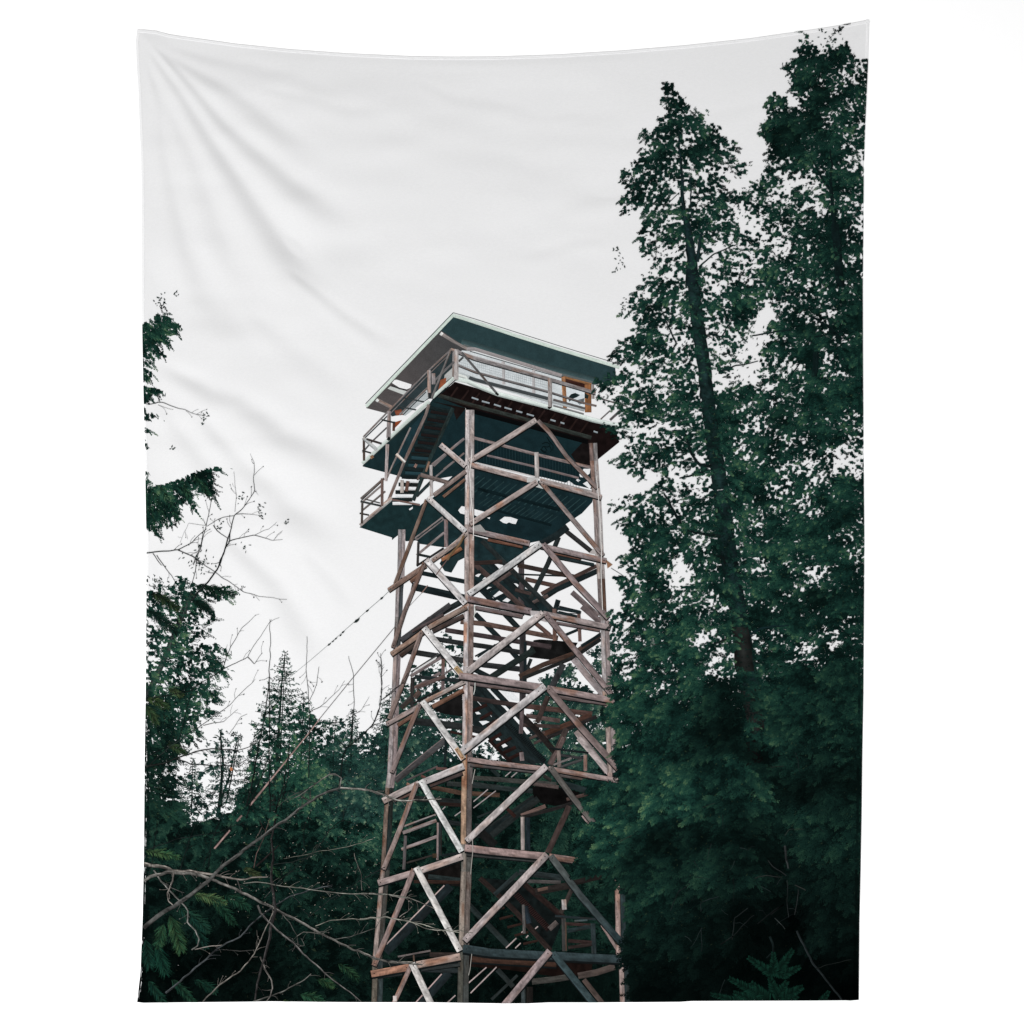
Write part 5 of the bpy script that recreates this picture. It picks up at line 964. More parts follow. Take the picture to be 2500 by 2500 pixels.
      + zc_('T4', [(60, 350, .97, .9), (100, 560, .97, 1.0), (250, 400, .97, .75), (350, 480, .97, 1.02), (600, 420, .98, .95), (600, 480, .98, .98), (420, 560, .98, .85), (300, 620, .98, .8), (800, 500, .98, .68), (1000, 330, .99, .75), (1130, 400, .99, .8), (1250, 350, .99, .35), (1450, 380, .99, .28), (1600, 460, .99, .55), (1450, 520, .99, .68), (1700, 700, .99, .62), (1500, 750, .99, .58), (700, 640, .98, .50), (450, 700, .98, .32), (600, 760, .98, .45), (900, 700, .98, .48), (1050, 640, .98, .42), (1200, 850, .98, .22), (300, 800, .98, .45), (100, 750, .97, .9), (250, 900, .98, .55), (450, 920, .98, .55), (750, 950, .98, .65), (600, 1000, .98, .5), (950, 900, .98, .42), (1100, 1050, .98, .38), (1050, 1000, .98, .55), (450, 1080, .98, .72), (300, 1150, .98, .65), (250, 1000, .98, .55), (600, 1150, .98, .48), (800, 1150, .98, .35), (1000, 1200, .98, .22), (1200, 1150, .98, .14), (1500, 1000, .98, .40), (1700, 1050, .98, .42), (1650, 1300, .98, .38), (1550, 1400, .98, .35), (1750, 1450, .98, .22), (300, 1350, .98, .45), (500, 1350, .98, .45), (560, 1460, .98, .40), (750, 1400, .98, .34), (900, 1420, .98, .34), (1000, 1450, .98, .14), (1100, 1350, .98, .08), (1350, 1300, .98, .06), (300, 1550, .98, .34), (500, 1600, .98, .2), (700, 1550, .98, .28), (850, 1600, .98, .16), (400, 1750, .98, .16), (700, 1750, .98, .16), (1050, 1600, .98, .06), (1500, 1600, .98, .06), (1650, 1600, .98, .10), (1700, 1800, .98, .02), (1400, 1750, .98, .05)]))
CV = [r[:3] + (r[3] * (1 + .10 * float(smooth(1700, 2050, r[1]))) + .02 * float(smooth(1900, 2200, r[1])),) for r in CV]
TQ = mp('T1', [(1376, 150), (1400, 200), (1335, 290), (1385, 335), (1275, 408), (1330, 490), (1310, 575), (1375, 650), (1400, 690), (1330, 680), (1300, 620), (1220, 580), (1150, 640), (1155, 740), (1115, 860), (1150, 960), (1175, 1010), (1115, 1180), (1010, 1230), (840, 1290), (800, 1400), (860, 1470), (980, 1600), (860, 1720), (900, 1860)],
        'T2', [(890, 60), (950, 300), (970, 480), (890, 640), (840, 760), (750, 900), (790, 1200), (940, 1500), (990, 1800)], 'T3', [(980, 300), (960, 600), (980, 900), (1030, 1200), (1040, 1700)], 'T4', [(1130, 900), (1180, 1900)],
        'P', [(2140, 2480), (2140, 120)], 'T1', [(1860, 350), (1770, 330), (1730, 230), (1690, 240), (1695, 110), (1640, 150), (1560, 290), (1500, 260), (1460, 150)])
TPo = mp('T1', [(462, 505), (490, 515), (520, 500), (545, 560), (600, 615), (650, 670), (700, 740), (790, 690), (740, 780), (835, 800), (845, 880), (965, 925), (940, 1000), (965, 1035), (1030, 1080), (1100, 1035), (1040, 1150), (960, 1200), (900, 1290), (880, 1400), (960, 1470), (1080, 1600), (960, 1720), (1000, 1860)],
         'T2', [(1000, 60), (1060, 300), (1080, 480), (1000, 640), (950, 760), (860, 900), (900, 1200), (1050, 1500), (1100, 1800)], 'T3', [(1100, 300), (1080, 600), (1100, 900), (1150, 1200), (1160, 1700)], 'T4', [(1250, 900), (1300, 1900)],
         'P', [(1500, 2470)], 'J', [(1932, 1860), (1915, 1340), (1740, 1300), (1830, 1190), (1890, 1000), (1880, 600), (1890, 230), (1700, 150), (1600, 60), (1150, 90)], 'H', [(1130, 1880), (1110, 1760), (1170, 1660), (1240, 1520), (1200, 1240), (1300, 1190), (1450, 1140), (1330, 1000), (1300, 900), (1340, 820), (1310, 700), (1240, 640), (1340, 565), (1560, 590), (1780, 610)],
         'T3', [(140, 1780), (110, 1640), (140, 1500), (60, 1440), (0, 1410), (30, 1330), (110, 1290), (90, 1180), (100, 1000), (70, 900), (90, 800), (80, 650), (200, 560), (90, 420), (220, 420), (140, 300), (200, 200), (180, 130), (110, 40)],
         'T2', [(110, 1810), (200, 1740), (30, 1690), (150, 1630), (280, 1600), (400, 1540), (460, 1470), (300, 1510), (130, 1430), (60, 1380), (120, 1340), (200, 1290), (160, 1270), (210, 1190), (150, 1240), (60, 1190), (20, 1110), (140, 1120), (160, 1060), (40, 1010), (-10, 980), (0, 900), (-60, 870), (0, 790), (90, 760), (190, 720), (60, 660), (130, 600), (150, 520), (240, 500), (260, 420), (190, 400), (110, 355), (200, 240), (330, 130), (280, 80)],
         'T1', [(330, 1850), (380, 1770), (290, 1690), (270, 1600), (300, 1520), (280, 1450), (145, 1430), (140, 1330), (190, 1260), (160, 1180), (185, 1090), (290, 1040), (290, 975), (330, 930), (288, 825), (390, 850), (390, 770), (470, 720), (420, 640), (460, 580)])
kw = dict(pal=tal, spacing=2.45, size=(6.0, 2.1), edge=8, sc=(30, 6.6), margin=6, spray=.075, slen=(14, 7), tone=(.12, 30.))
f = Ink(); foliage(f, TQ, zt, CV, CV, seed=51, axis=((2040, 60), (2090, 2440)), **kw)
o = f.build('printed_conifer', tap); o['label'] = 'tall conifer cut off by the right edge of the cloth'
k = Ink()
for z, pts, w in (('T1', [(1610, 980), (1620, 1080), (1610, 1240), (1640, 1500)], (3, 11)), ('T1', [(1470, 1020), (1530, 1150), (1600, 1250)], (2, 7)), ('T1', [(1640, 1500), (1680, 1932)], 20), ('T2', [(1480, 380), (1600, 450), (1690, 540)], (4, 9)), ('T2', [(1400, 700), (1310, 830)], 3), ('T1', [(1760, 1480), (1710, 1590)], 4), ('T2', [(1500, 520), (1560, 510), (1690, 480)], 4), ('T2', [(1510, 620), (1500, 800)], 14)):
    strip(k, zp(z, pts), w, (15, 27, 27), z=zt + 2.2e-4, rust=0, grain=.25, wob=1.5)
k.build('trunk', o)
f = Ink(); foliage(f, TPo, zt + 1e-4, CV, CV, seed=52, axis=((1632, 200), (1860, 2440)), **kw)
o = f.build('printed_conifer', tap); o['label'] = 'tall conifer with a pointed crown standing right of the tower'
k = Ink(); bark = (24, 38, 40)
for z, pts, w, c, dz in (('T1', [(560, 850), (565, 1000), (578, 1150), (590, 1400), (610, 1500)], (3, 11), bark, 1.7e-4), ('T1', [(610, 1480), (630, 1560), (648, 1740), (650, 1932)], (15, 31), bark, 1.7e-4), ('T2', [(650, 0), (672, 250), (690, 420), (720, 620), (745, 820), (755, 940)], (28, 33), (25, 41, 41), 1.5e-4), ('T2', [(755, 900), (790, 1200), (825, 1420), (850, 1580)], (32, 38), (22, 37, 37), 1.2e-4), ('T2', [(850, 1580), (890, 1932), (990, 2540), (1050, 2900), (1110, 3260)], (40, 42), (20, 33, 34), 1.2e-4),
                         ('T3', [(985, 770), (1000, 900), (1015, 1080)], (40, 46), (31, 33, 32), 1.9e-4), ('T3', [(1040, 1200), (1090, 1400), (1120, 1500)], 40, (27, 26, 26), 1.3e-4), ('T3', [(1090, 1380), (1115, 1480)], 34, (30, 28, 28), 1.6e-4), ('T3', [(1050, 1560), (1090, 1720)], 44, (11, 10, 10), 1.5e-4), ('T1', [(640, 1180), (645, 1460)], 3.2, bark, 2.4e-4),
                         ('T1', [(690, 1760), (700, 1640), (720, 1560)], (9, 5), bark, 2.5e-4)):
    strip(k, zp(z, pts), w, c, z=zt + 1e-4 + dz, rust=0, tone=(.75, 1.05, 1.1, .95, .75), grain=.4, step=4, wob=1.5)
k.build('trunk', o)
for z, pts, w, c in (('T2', [(600, 1190), (640, 1330), (700, 1400), (780, 1420)], (4, 8), (17, 26, 26)), ('T2', [(460, 1600), (530, 1740), (600, 1850), (640, 1880)], (4, 9), (17, 26, 26)), ('T2', [(640, 1860), (760, 1890), (850, 1900)], (5, 9), (17, 26, 26)), ('T2', [(840, 760), (960, 720), (1110, 688)], (4, 2), (22, 36, 36)), ('T2', [(760, 500), (850, 520), (930, 400)], (4, 2), (22, 36, 36)), ('T2', [(450, 360), (490, 460), (540, 560)], (2, 4), (22, 36, 36)), ('T2', [(1070, 510), (1200, 490), (1340, 470)], (3, 4), (22, 36, 36)),
                     ('T1', [(700, 1800), (800, 1710), (960, 1640)], (4, 2), (24, 40, 38)), ('T1', [(490, 1350), (560, 1280)], 2, (30, 46, 42)), ('T3', [(800, 890), (860, 860), (930, 850)], (3, 7), (24, 30, 30)), ('T3', [(790, 270), (860, 290), (880, 330)], (3, 6), (14, 20, 20)), ('T3', [(1050, 820), (1150, 770), (1320, 760)], (6, 3), (18, 34, 36)), ('T2', [(560, 1500), (660, 1480), (760, 1440)], (3, 6), (20, 32, 32))):
    k = Ink(); strip(k, zp(z, pts), w, c, z=zt + 3.2e-4, rust=0, grain=.3, wob=2); k.build('branch', o)
k = Ink()
for i in range(22):     # grey dead twigs in the shaded lower crown
    x = random.gauss(1800, 130); y = random.gauss(2150, 150); a = random.uniform(-.9, .9) + random.choice([0, 1.5]); l = random.uniform(12, 60)
    if not (1560 < x < 2080 and 1700 < y < 2430): continue
    c = np.array((52, 64, 64)) * random.uniform(.35, .8)
    p = [(x, y), (x + l * .5 * math.cos(a), y + l * .5 * math.sin(a) + random.uniform(-4, 4)), (x + l * math.cos(a), y + l * math.sin(a) + random.uniform(-2, 10))]
    strip(k, p, (1.7, .8), c, z=zt + 4.4e-4, rust=0, tone=(1, .8), wob=2)
dt = k.build('dead_twigs', o); dt['kind'] = 'stuff'
for z, pts, w, c in (('T4', [(1290, 750), (1305, 830), (1315, 910)], (6, 4), (78, 84, 84)), ('T4', [(1180, 850), (1210, 890), (1300, 960)], 2.5, (60, 66, 66)), ('T4', [(1090, 980), (1160, 950), (1280, 970)], 2.0, (78, 82, 80)), ('T4', [(1360, 1020), (1440, 1060)], 2.2, (92, 96, 92)), ('T4', [(1385, 1050), (1380, 1130), (1360, 1230)], 2, (66, 72, 72)), ('T4', [(1310, 990), (1310, 1120), (1320, 1250)], 2, (60, 68, 68)), ('T4', [(1190, 1230), (1290, 1150), (1100, 1290)], 3, (30, 36, 36)), ('T4', [(1220, 1250), (1300, 1330)], 2, (88, 96, 96)), ('T4', [(930, 1400), (945, 1250), (1040, 1180)], 2.4, (52, 60, 60)), ('T4', [(850, 1430), (930, 1380), (1080, 1230)], 2.6, (48, 56, 56)), ('T4', [(715, 1320), (720, 1480)], 1.8, (56, 68, 70)), ('T4', [(710, 1210), (715, 1140), (830, 1100)], 1.8, (60, 74, 76)),
                     ('T4', [(1380, 1340), (1430, 1450), (1480, 1550), (1600, 1700), (1690, 1820)], (5, 4.5), (62, 72, 74)), ('T4', [(1510, 1600), (1600, 1575), (1760, 1540)], 1.8, (50, 56, 54)), ('T4', [(1200, 210), (1290, 198)], 1.8, (74, 88, 80)), ('T4', [(1190, 1380), (1220, 1480), (1170, 1530)], (6, 4), (40, 56, 56)), ('T4', [(1290, 680), (1320, 640), (1420, 640)], 1.6, (84, 96, 88)), ('T3', [(290, 910), (480, 875)], 1.5, (70, 80, 72)), ('T4', [(145, 720), (230, 680)], 1.8, (80, 92, 82)), ('T4', [(720, 490), (810, 455)], 1.4, (70, 86, 78)), ('T4', [(500, 1200), (560, 1060), (640, 1010)], 1.6, (60, 72, 72))):
    k = Ink(); strip(k, zp(z, pts), w, np.array(c) * .52, z=zt + 4.6e-4, rust=0, tone=(1.1, .9, .6), grain=.4, wob=2); k.build('branch', o)

# fir sapling at the lower right
k = Ink()
def needles(k, a, b, w, col, z, n=34, seed=3):
    R = np.random.RandomState(seed); a = np.array(a, float); b = np.array(b, float); d = b - a; L = np.hypot(*d); d /= L; nn = np.array([-d[1], d[0]])
    for i in range(n):
        t = i / n; p = a + d * L * t
        for s in (-1, 1):
            ln = w * (1 - t * .65) * R.uniform(.75, 1.1); e = p + (d * .75 + nn * s) * ln * .75; sd = np.array([-(e - p)[1], (e - p)[0]]); sd /= np.hypot(*sd) + 1e-9
            c = np.array(col, float) * R.uniform(.55, 1.2)
            k.add([p - sd * 1.2, p + sd * 1.2, (p + e) / 2 + sd * 1.5, e, (p + e) / 2 - sd * 1.5], z + R.rand() * 1e-4, [c * .7, c * .7, c, c * 1.15, c], quads=[(0, 1, 2, 4)], tris=[(4, 2, 3)])
zs = zt + 6.5e-4
for a, b_, w, s in (((1210, 1640), (1040, 1525), 22, 1), ((1220, 1640), (1215, 1490), 20, 2), ((1240, 1630), (1350, 1470), 22, 3), ((1270, 1650), (1400, 1590), 20, 4), ((1180, 1600), (1300, 1660), 22, 5),
                    ((1110, 1780), (910, 1670), 24, 6), ((1190, 1830), (1060, 1700), 26, 7), ((1230, 1830), (1310, 1690), 24, 8), ((1280, 1800), (1420, 1730), 24, 9), ((1000, 1840), (780, 1780), 20, 10), ((1120, 1840), (940, 1770), 22, 11), ((1250, 1850), (1380, 1790), 26, 12), ((1540, 1850), (1600, 1760), 16, 13), ((1230, 1770), (1190, 1660), 20, 14)):
    needles(k, *zp('T4', [a, b_]), w, (14, 39, 31), zs, seed=s)
k.build('printed_fir_sapling', tap)

# ---------- bare branches and cedar sprays in front, lower left
zf = zt + 9e-4
def bare(rows, label=None, name='printed_bare_branch', dz=0):
    k = Ink()
    for z, pts, w, c in rows:
        w = tuple(a_ * .8 for a_ in w) if isinstance(w, tuple) else w * .85; c = tuple(np.array(c) * .88)
        p = zp(z, pts); twig(k, p, w, c, zf + dz + random.random() * 1e-5)
        a = np.array(p); sg = np.hypot(*(a[1:] - a[:-1]).T); cu = np.concatenate([[0], np.cumsum(sg)]); wm = w if not isinstance(w, tuple) else sum(w) / 2
        for _ in range(int(cu[-1] / (26 if wm < 3 else 40))):
            t = random.uniform(.15, 1) * cu[-1]; x = np.interp(t, cu, a[:, 0]); y = np.interp(t, cu, a[:, 1]); x2 = np.interp(t + 4, cu, a[:, 0]); y2 = np.interp(t + 4, cu, a[:, 1])
            an = math.atan2(y2 - y, x2 - x) + random.choice([-1, 1]) * random.uniform(.4, .95); l = random.uniform(8, 30)
            m = (x + l * .5 * math.cos(an) + random.uniform(-2, 2), y + l * .5 * math.sin(an) - 1.5); e = (x + l * math.cos(an + .15), y + l * math.sin(an + .15) - 3)
            strip(k, [(x, y), m, e], (min(1.4, wm * .45), .5), np.array(c, float) * random.uniform(.8, 1.05), z=zf + dz, rust=0, tone=(1.05, .8), step=4)
            if random.random() < .6:
                f_ = random.uniform(1.2, 2.0); k.add([(e[0] - f_, e[1]), (e[0], e[1] + f_), (e[0] + f_, e[1] - .4), (e[0] + .3, e[1] - f_)], zf + dz + 1e-5, np.array(c, float) * .9, quads=[(0, 1, 2, 3)])
    o = k.build(name, tap)
    if label: o['label'] = label
gr, gd, bl = (134, 128, 122), (78, 78, 76), (26, 32, 31)
bare([('L3', [(60, 870), (160, 890), (230, 895), (290, 925), (400, 925), (520, 945), (640, 965), (760, 985), (880, 970), (950, 965)], (11, 3.5), (126, 120, 114)), ('L3', [(300, 930), (290, 1000), (255, 1080), (262, 1130), (290, 1160)], (5, 3), gr), ('L3', [(160, 920), (210, 1000), (290, 1080), (380, 1170), (400, 1200), (395, 1280), (450, 1340), (478, 1400), (465, 1440), (420, 1470)], (5, 4), (112, 112, 108)), ('L3', [(740, 985), (760, 1040), (770, 1070)], (4, 3), gd), ('L3', [(210, 1000), (280, 1040), (370, 1080)], (3, 1.5), gd)], 'pale bare limb reaching in from the left edge')
bare([('L3', [(60, 1010), (130, 965), (250, 935), (400, 940), (480, 955), (600, 1000), (720, 1045), (820, 1100), (900, 1140), (960, 1165), (1100, 1240), (1280, 1335), (1400, 1400), (1500, 1450), (1690, 1530), (1790, 1555), (1932, 1565), (2020, 1575)], (10, 4.5), (106, 104, 100)), ('L3', [(880, 1160), (900, 1210), (990, 1310), (1130, 1430), (1220, 1520), (1300, 1590), (1340, 1630), (1450, 1720), (1560, 1800), (1620, 1850)], (6, 3), (96, 94, 92)),
      ('L3', [(1280, 1305), (1380, 1270), (1500, 1255), (1620, 1260), (1760, 1245), (1900, 1270), (2020, 1295), (2160, 1340), (2280, 1350)], (2.6, 2.4), (140, 140, 130)), ('L3', [(1150, 1380), (1200, 1345), (1340, 1360)], (2, 3), (118, 118, 112)), ('L3', [(1400, 1400), (1560, 1370), (1700, 1320), (1740, 1250)], (2.6, 1.5), (96, 98, 94)), ('L3', [(1040, 1210), (1100, 1280), (1150, 1370), (1160, 1450), (1200, 1440), (1180, 1390)], (2.5, 1.8), (86, 88, 84))], 'long knotted limb falling from the left edge to the tower foot')
bare([('L3', [(90, 1320), (180, 1240), (300, 1170), (380, 1110), (480, 1040), (560, 970), (640, 890), (760, 800), (880, 710), (960, 650), (1100, 550), (1200, 470), (1300, 410), (1380, 370), (1450, 348)], (13, 6), (84, 84, 82)), ('L3', [(1450, 348), (1540, 355), (1640, 362), (1720, 385), (1790, 415), (1850, 432), (1932, 440)], (6, 4.5), (140, 138, 132)), ('G', [(0, 712), (70, 720), (200, 760), (340, 805), (450, 850), (560, 880), (690, 885), (760, 865), (950, 855), (1130, 850)], (5, 3), (120, 116, 110)), ('L3', [(1450, 340), (1460, 280), (1420, 255), (1370, 255), (1280, 320), (1210, 380), (1100, 430)], (4, 2), (112, 110, 106))], 'thick grey limb rising from the left edge towards the tower')
bare([('L2', [(1450, 1750), (1460, 1650), (1470, 1560), (1490, 1500), (1600, 1410), (1680, 1330), (1730, 1200), (1740, 1000), (1735, 850)], (4.2, 1), bl), ('L2', [(1730, 1165), (1800, 1110), (1880, 1040), (1932, 990)], (2, 1), bl), ('L2', [(1500, 1500), (1420, 1420), (1370, 1420)], (2, 1), bl), ('L2', [(1735, 930), (1700, 880)], (1.2, .8), bl), ('L2', [(1470, 1560), (1440, 1530)], (1.4, .8), bl), ('E', [(-10, 1560), (120, 1430), (230, 1200), (250, 1000), (250, 740), (232, 560)], (3, 1), bl), ('E', [(250, 1100), (390, 1000), (500, 900), (560, 780)], (2, 1), bl), ('E', [(130, 1420), (250, 1370), (320, 1300)], (1.6, 1), bl)], 'thin dark sapling beside the left post')
bare([('L3', [(240, 1770), (330, 1700), (480, 1570), (620, 1450), (760, 1380), (850, 1280), (950, 1200), (1100, 1100), (1240, 1060), (1400, 1020)], (6, 3), (66, 70, 72)), ('L3', [(480, 1850), (620, 1710), (760, 1620), (860, 1500), (900, 1400), (950, 1290), (990, 1200)], (4, 3), (120, 116, 110)), ('L3', [(1000, 560), (975, 700), (985, 830), (975, 960), (990, 1100), (1000, 1200), (980, 1280)], (5, 9), (52, 50, 50)), ('L3', [(980, 1280), (960, 1400), (930, 1520), (890, 1650), (860, 1820)], (9, 5), (58, 56, 56)), ('L3', [(900, 1520), (930, 1600), (975, 1680), (985, 1740), (960, 1800), (930, 1850)], (5, 3), (110, 106, 102)), ('L3', [(850, 1830), (970, 1790), (1080, 1750), (1200, 1680), (1250, 1640)], (4, 3), (92, 92, 88)), ('L3', [(640, 1470), (760, 1480), (860, 1470)], (2, 1.6), gd), ('L3', [(440, 1470), (540, 1450), (640, 1440)], (3, 2), gr), ('L3', [(780, 1010), (860, 1000), (960, 1015), (1100, 1035), (1280, 1060), (1460, 1080), (1640, 1085), (1780, 1090), (1932, 1110)], (2.6, 3), (128, 128, 120)), ('I', [(0, 355), (250, 345), (400, 360), (560, 400), (700, 420), (900, 490), (1030, 555)], (3, 2), (128, 126, 120)), ('I', [(0, 695), (200, 680), (360, 665), (480, 690), (640, 720), (820, 790), (960, 840), (1100, 850), (1380, 860), (1560, 885)], (2.8, 1.8), (140, 138, 130)), ('I', [(0, 1150), (180, 1240), (320, 1275), (500, 1300), (730, 1300)], (6, 3.5), (134, 132, 124)), ('I', [(540, 680), (650, 590), (715, 520)], (2, 1.6), (150, 142, 136)), ('L3', [(1180, 1180), (1240, 1240), (1400, 1110), (1560, 1010), (1700, 930), (1760, 900)], (1.5, 2), (40, 46, 46))], 'tangle of crossing bare limbs under the trees')
bare([('L2', [(100, 1150), (250, 1130), (400, 1100), (640, 950), (810, 860), (900, 720), (975, 600)], (3, 1), (34, 40, 38)), ('L2', [(810, 865), (855, 908), (915, 830)], (2, 1), (38, 42, 40)), ('L2', [(640, 940), (690, 790), (770, 660), (870, 570)], (2.4, .8), (38, 42, 40)), ('L2', [(100, 1560), (330, 1440), (430, 1080)], (2.2, 1.6), bl), ('L2', [(100, 1620), (230, 1600), (300, 1570), (450, 1520), (560, 1500), (740, 1510), (870, 1465)], (5, 1.5), (40, 42, 40)), ('L2', [(310, 1575), (420, 1605), (560, 1615), (740, 1612), (820, 1560), (830, 1510)], (3, 1.5), bl), ('L2', [(100, 1640), (250, 1500), (500, 1330), (690, 1190), (860, 1020)], (2.4, 1), (40, 46, 44)), ('L2', [(500, 1340), (640, 1310), (740, 1230)], (1.6, .8), bl), ('L2', [(680, 1400), (760, 1280), (805, 1260)], (1.5, .8), bl)], 'long thin bare branch at the middle of the left side')
bare([('L2', [(965, 600), (968, 800), (960, 980), (945, 1150), (925, 1300), (880, 1500), (840, 1740), (800, 1900)], (1.0, 5), bl), ('L2', [(965, 1000), (960, 1300), (965, 1932)], (2, 3.5), bl), ('L2', [(1040, 1150), (930, 1270)], (2.4, 1.4), bl), ('L2', [(1220, 720), (1225, 830), (1215, 950), (1235, 1160), (1240, 1400), (1230, 1700)], (1, 2.4), (42, 46, 44)), ('L2', [(1305, 930), (1290, 1040), (1240, 1170)], (1, 1.6), bl), ('L2', [(1510, 855), (1545, 1000), (1545, 1200), (1520, 1480)], (1, 2.2), (36, 40, 40)), ('L2', [(1240, 1250), (1350, 1180), (1440, 1090), (1480, 1030)], (1.6, .8), bl), ('L2', [(1260, 1370), (1400, 1320), (1480, 1310), (1600, 1230), (1650, 1140)], (2, .8), bl), ('L2', [(1100, 1420), (1090, 1700), (1030, 1932)], (2, 3), bl), ('L3', [(800, 560), (850, 400), (960, 140)], (4, 2), bl), ('L3', [(1000, 520), (1060, 330), (1100, 60)], (4, 2), bl), ('L3', [(540, 900), (560, 720), (640, 520)], (2.5, 1.5), bl), ('L3', [(340, 920), (400, 740), (440, 620), (480, 500)], (2.5, 1.5), bl), ('L3', [(120, 980), (170, 720), (180, 580)], (2.5, 1.5), bl), ('L3', [(500, 900), (540, 800), (700, 600)], (2, 1.2), bl), ('L3', [(100, 780), (330, 700), (600, 660), (800, 580)], (2, 1.2), (34, 38, 38)), ('L3', [(1060, 840), (1180, 820), (1300, 790), (1500, 760), (1620, 720), (1680, 700)], (1.5, 1.5), (120, 122, 112)), ('L3', [(990, 880), (1120, 860), (1240, 830), (1310, 750), (1380, 640), (1470, 570), (1480, 490)], (2, 1.8), (40, 46, 44)), ('L3', [(1020, 480), (1120, 400), (1260, 340)], (1.4, 2), (80, 84, 80)), ('L3', [(1000, 1020), (1120, 920), (1260, 800)], (3.4, 1.6), (36, 44, 42)), ('L3', [(930, 1110), (1040, 990)], (3, 2), (48, 52, 50)), ('L3', [(850, 900), (870, 800), (930, 680), (960, 560)], (3, 1.4), (92, 76, 72)), ('L3', [(880, 680), (910, 620)], (4, 2), (84, 78, 74)), ('L3', [(870, 890), (950, 820), (1020, 750)], (6, 3), (34, 30, 30)), ('L3', [(1550, 800), (1560, 860), (1600, 950), (1600, 1060)], (1.6, 2), (112, 110, 104)), ('L3', [(1180, 400), (1240, 440), (1250, 360)], (4, 2), (60, 60, 58)), ('L3', [(1200, 760), (1200, 600), (1270, 480)], (1.6, 1.4), bl)], 'stand of thin upright saplings between the left edge and the tower')
bare([('L1', [(620, 1932), (640, 1860), (680, 1770), (700, 1650), (720, 1590), (790, 1520), (830, 1470), (860, 1410), (855, 1300), (855, 1212)], (3.6, 1), bl), ('L1', [(680, 1770), (740, 1745), (860, 1725), (980, 1758), (1060, 1755)], (2.4, .8), (40, 46, 44)), ('L1', [(860, 1725), (960, 1680), (1020, 1630)], (1, .6), (70, 76, 74)), ('L1', [(720, 1580), (780, 1576), (890, 1586)], (1.6, .7), bl), ('L1', [(720, 1590), (640, 1600), (530, 1660)], (1.4, 1.4), (50, 56, 54)), ('L1', [(680, 1750), (600, 1690), (575, 1655)], (1.4, 2.2), bl), ('L1', [(725, 1560), (735, 1440), (715, 1280)], (1, .6), bl), ('L2', [(690, 0), (660, 100), (600, 260), (520, 360), (420, 470)], (3.4, 5), (34, 38, 38)), ('L1', [(855, 1212), (830, 1160)], (.8, .5), bl), ('L1', [(865, 1415), (890, 1450)], (.9, .5), bl)], 'bare forked branch against the pale sky')
bare([('L1', [(440, 1932), (470, 1830), (510, 1720), (528, 1660), (545, 1570), (558, 1490), (520, 1430)], (2.2, 1.4), bl), ('L1', [(100, 1846), (200, 1835), (325, 1826), (430, 1770), (525, 1680)], (3.2, 1.6), (40, 46, 44)), ('L1', [(325, 1828), (430, 1870), (500, 1932)], (2.4, 1.4), bl), ('L1', [(150, 1850), (210, 1932)], (2, 1.4), bl), ('L2', [(180, 160), (250, 260), (320, 360)], (2, 1), bl), ('L2', [(510, 0), (470, 150), (430, 350)], (2.2, 1.8), bl), ('L2', [(330, 120), (450, 180), (600, 290), (780, 410), (900, 440), (1080, 468)], (2, .8), bl), ('L1', [(525, 1660), (500, 1610)], (1.4, .8), bl), ('L1', [(590, 1480), (580, 1430)], (1.4, 1), bl), ('L1', [(528, 1655), (400, 1640), (340, 1780)], (.9, .6), (70, 76, 74))], 'bare twigs crossing below the cedar bough')
bare([('L1', [(120, 815), (200, 800), (270, 820), (380, 860), (450, 885), (520, 897)], (2, .9), bl), ('L1', [(190, 820), (300, 855)], (1, .6), bl)], 'fine twig reaching right from the left edge')
# buds and specks along the bare twigs
k = Ink(); R = np.random.RandomState(5)
for _ in range(380):
    x = R.uniform(560, 940); y = R.uniform(1800, 2240)
    s = R.uniform(.5, 1.2); a = R.uniform(0, 3.1); l = s * R.uniform(1, 2.6)
    c = np.array((176, 170, 158)) * R.uniform(.45, 1.1)
    dx, dy = math.cos(a), math.sin(a)
    k.add([(x - dx * l, y - dy * l), (x - dy * s * .6, y + dx * s * .6), (x + dx * l, y + dy * l), (x + dy * s * .6, y - dx * s * .6)], zf + 5e-5, c, quads=[(0, 1, 2, 3)])
for cx, cy, n, r in ((500, 1020, 14, 12), (640, 1245, 16, 16), (590, 1215, 9, 9), (540, 1285, 10, 10), (700, 1275, 5, 7), (420, 1095, 5, 5), (395, 735, 14, 18), (430, 720, 6, 8), (600, 1340, 8, 10), (440, 1440, 30, 30), (480, 1370, 40, 34), (1515, 640, 9, 16), (1505, 610, 6, 6), (1505, 660, 6, 7), (1530, 760, 8, 14), (2015, 100, 14, 16), (2005, 75, 6, 8)):
    for _ in range(n):
        x = R.normal(cx, r * .6); y = R.normal(cy, r * .6); a = R.uniform(0, 3.1); l = R.uniform(2, 5); s = R.uniform(.8, 1.8); dx, dy = math.cos(a), math.sin(a)
        k.add([(x - dx * l, y - dy * l), (x - dy * s, y + dx * s), (x + dx * l, y + dy * l), (x + dy * s, y - dx * s)], zf + 5e-5, np.array((32, 48, 44)) * R.uniform(.7, 1.3), quads=[(0, 1, 2, 3)])
o = k.build('printed_buds', tap); o['kind'] = 'stuff'

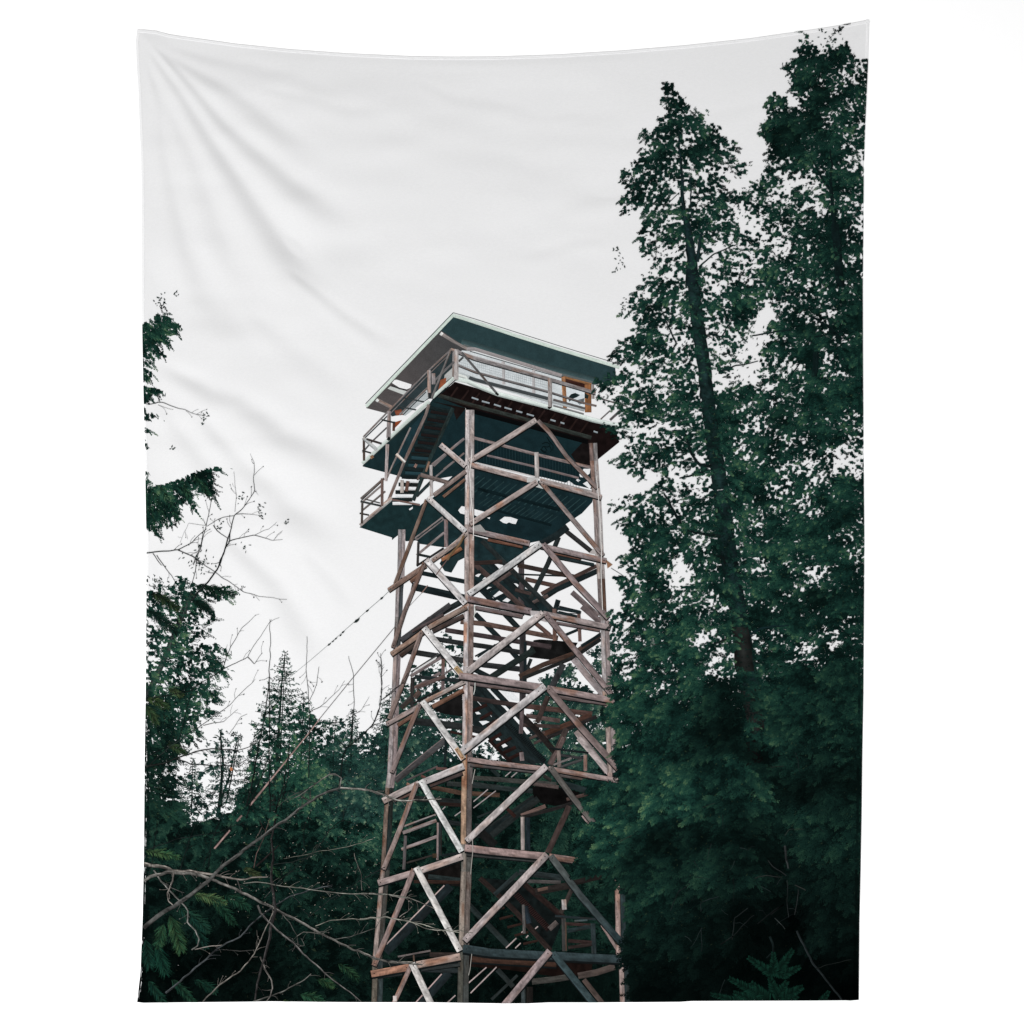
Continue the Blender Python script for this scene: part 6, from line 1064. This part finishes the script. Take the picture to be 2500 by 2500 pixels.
k = Ink()
zq = zf - 2.5e-4
for z, a, b_, w, c, tc, n in (('L3', (100, 790), (340, 800), 22, (46, 92, 66), (118, 138, 84), 22), ('L3', (440, 1090), (660, 1110), 24, (58, 98, 68), (134, 146, 92), 24), ('L3', (560, 1110), (720, 1260), 26, (26, 64, 50), (60, 98, 70), 26), ('L3', (650, 1090), (820, 1150), 26, (24, 62, 50), (56, 92, 66), 22),
                              ('L3', (270, 1230), (350, 1440), 40, (40, 84, 60), (98, 120, 76), 34), ('L3', (230, 1290), (190, 1420), 30, (34, 78, 60), (80, 108, 70), 24), ('L3', (330, 1180), (540, 1300), 34, (24, 60, 52), (52, 88, 66), 28), ('L3', (400, 1220), (520, 1420), 30, (20, 54, 48), (42, 76, 60), 24), ('L3', (180, 1440), (240, 1600), 38, (20, 60, 50), (44, 84, 64), 30), ('L3', (100, 1400), (130, 1560), 34, (20, 58, 50), (44, 80, 62), 26),
                              ('L3', (120, 1690), (240, 1830), 26, (20, 58, 50), (50, 88, 66), 24), ('L3', (280, 1680), (450, 1820), 24, (24, 62, 50), (56, 92, 66), 24), ('L3', (440, 1680), (590, 1730), 24, (18, 52, 44), (46, 80, 58), 22), ('L3', (1170, 1780), (1330, 1800), 24, (30, 76, 58), (84, 118, 80), 24), ('L3', (1290, 1680), (1400, 1690), 22, (30, 66, 46), (88, 112, 70), 18), ('L3', (1440, 1570), (1580, 1650), 22, (26, 62, 48), (70, 100, 66), 18), ('L3', (780, 915), (900, 935), 16, (50, 70, 48), (112, 118, 76), 16), ('L3', (930, 870), (1030, 930), 14, (26, 66, 48), (76, 108, 70), 14), ('L3', (1060, 1820), (1100, 1850), 14, (46, 74, 46), (100, 118, 70), 10),
                              ('L2', (110, 1150), (260, 1180), 22, (44, 74, 50), (108, 118, 70), 20), ('L2', (100, 1200), (180, 1290), 24, (40, 72, 50), (100, 112, 70), 20), ('L2', (260, 1090), (360, 1100), 16, (46, 74, 52), (112, 120, 74), 14), ('L2', (250, 1470), (380, 1500), 18, (40, 68, 48), (100, 112, 70), 16), ('L2', (150, 420), (330, 500), 24, (26, 50, 40), (92, 104, 64), 22), ('L2', (120, 540), (320, 660), 26, (18, 46, 42), (44, 72, 56), 24), ('L2', (450, 370), (720, 400), 22, (22, 50, 42), (52, 82, 60), 24), ('L2', (430, 470), (560, 520), 22, (18, 42, 38), (40, 68, 54), 20)):
    frond(k, *zp(z, [a, b_]), w, zq, np.array(c) * .82, np.array(tc) * .74, n=int(n * 1.6), seed=n * 3 + w, lw=1.35, droop=.75)
k.build('printed_cedar_sprays', tap)
# one rusty last leaf in the sky gap
k = Ink(); X, Y = zp('L2', [(698, 1640)])[0]; poly(k, [(X - 4, Y - 4), (X + 1, Y - 5), (X + 4, Y), (X + 1, Y + 5), (X - 3, Y + 3)], (170, 112, 80), z=zf); k.build('printed_leaf', tap)

# ================================================================== light and camera
w = bpy.data.worlds.new('World'); bpy.context.scene.world = w; w.use_nodes = True
bg = w.node_tree.nodes['Background']; bg.inputs['Color'].default_value = (1, 1, 1, 1); bg.inputs['Strength'].default_value = .73
def softbox(name, loc, target, size, power):
    l = bpy.data.lights.new(name, 'AREA'); l.shape = 'RECTANGLE'; l.size, l.size_y = size; l.energy = power
    o = bpy.data.objects.new(name, l); C.objects.link(o); o.location = loc
    o.rotation_euler = (Vector(target) - Vector(loc)).to_track_quat('-Z', 'Y').to_euler()
softbox('key_softbox', (-1.7, -5.0, -2.9), (0, 0, 0), (1.4, 1.4), 288)
cam = bpy.data.cameras.new('camera'); co = bpy.data.objects.new('camera', cam); C.objects.link(co)
co.location = (0, -5.2, 0); co.rotation_euler = (math.pi / 2, 0, 0)
cam.sensor_width = 36; cam.lens = 36 * 5.2 / 2.14; cam.clip_end = 100
sc = bpy.context.scene; sc.camera = co
sc.view_settings.view_transform = 'Standard'; sc.view_settings.look = 'None'; sc.view_settings.exposure = 0; sc.view_settings.gamma = 1
sc.view_settings.use_curve_mapping = False
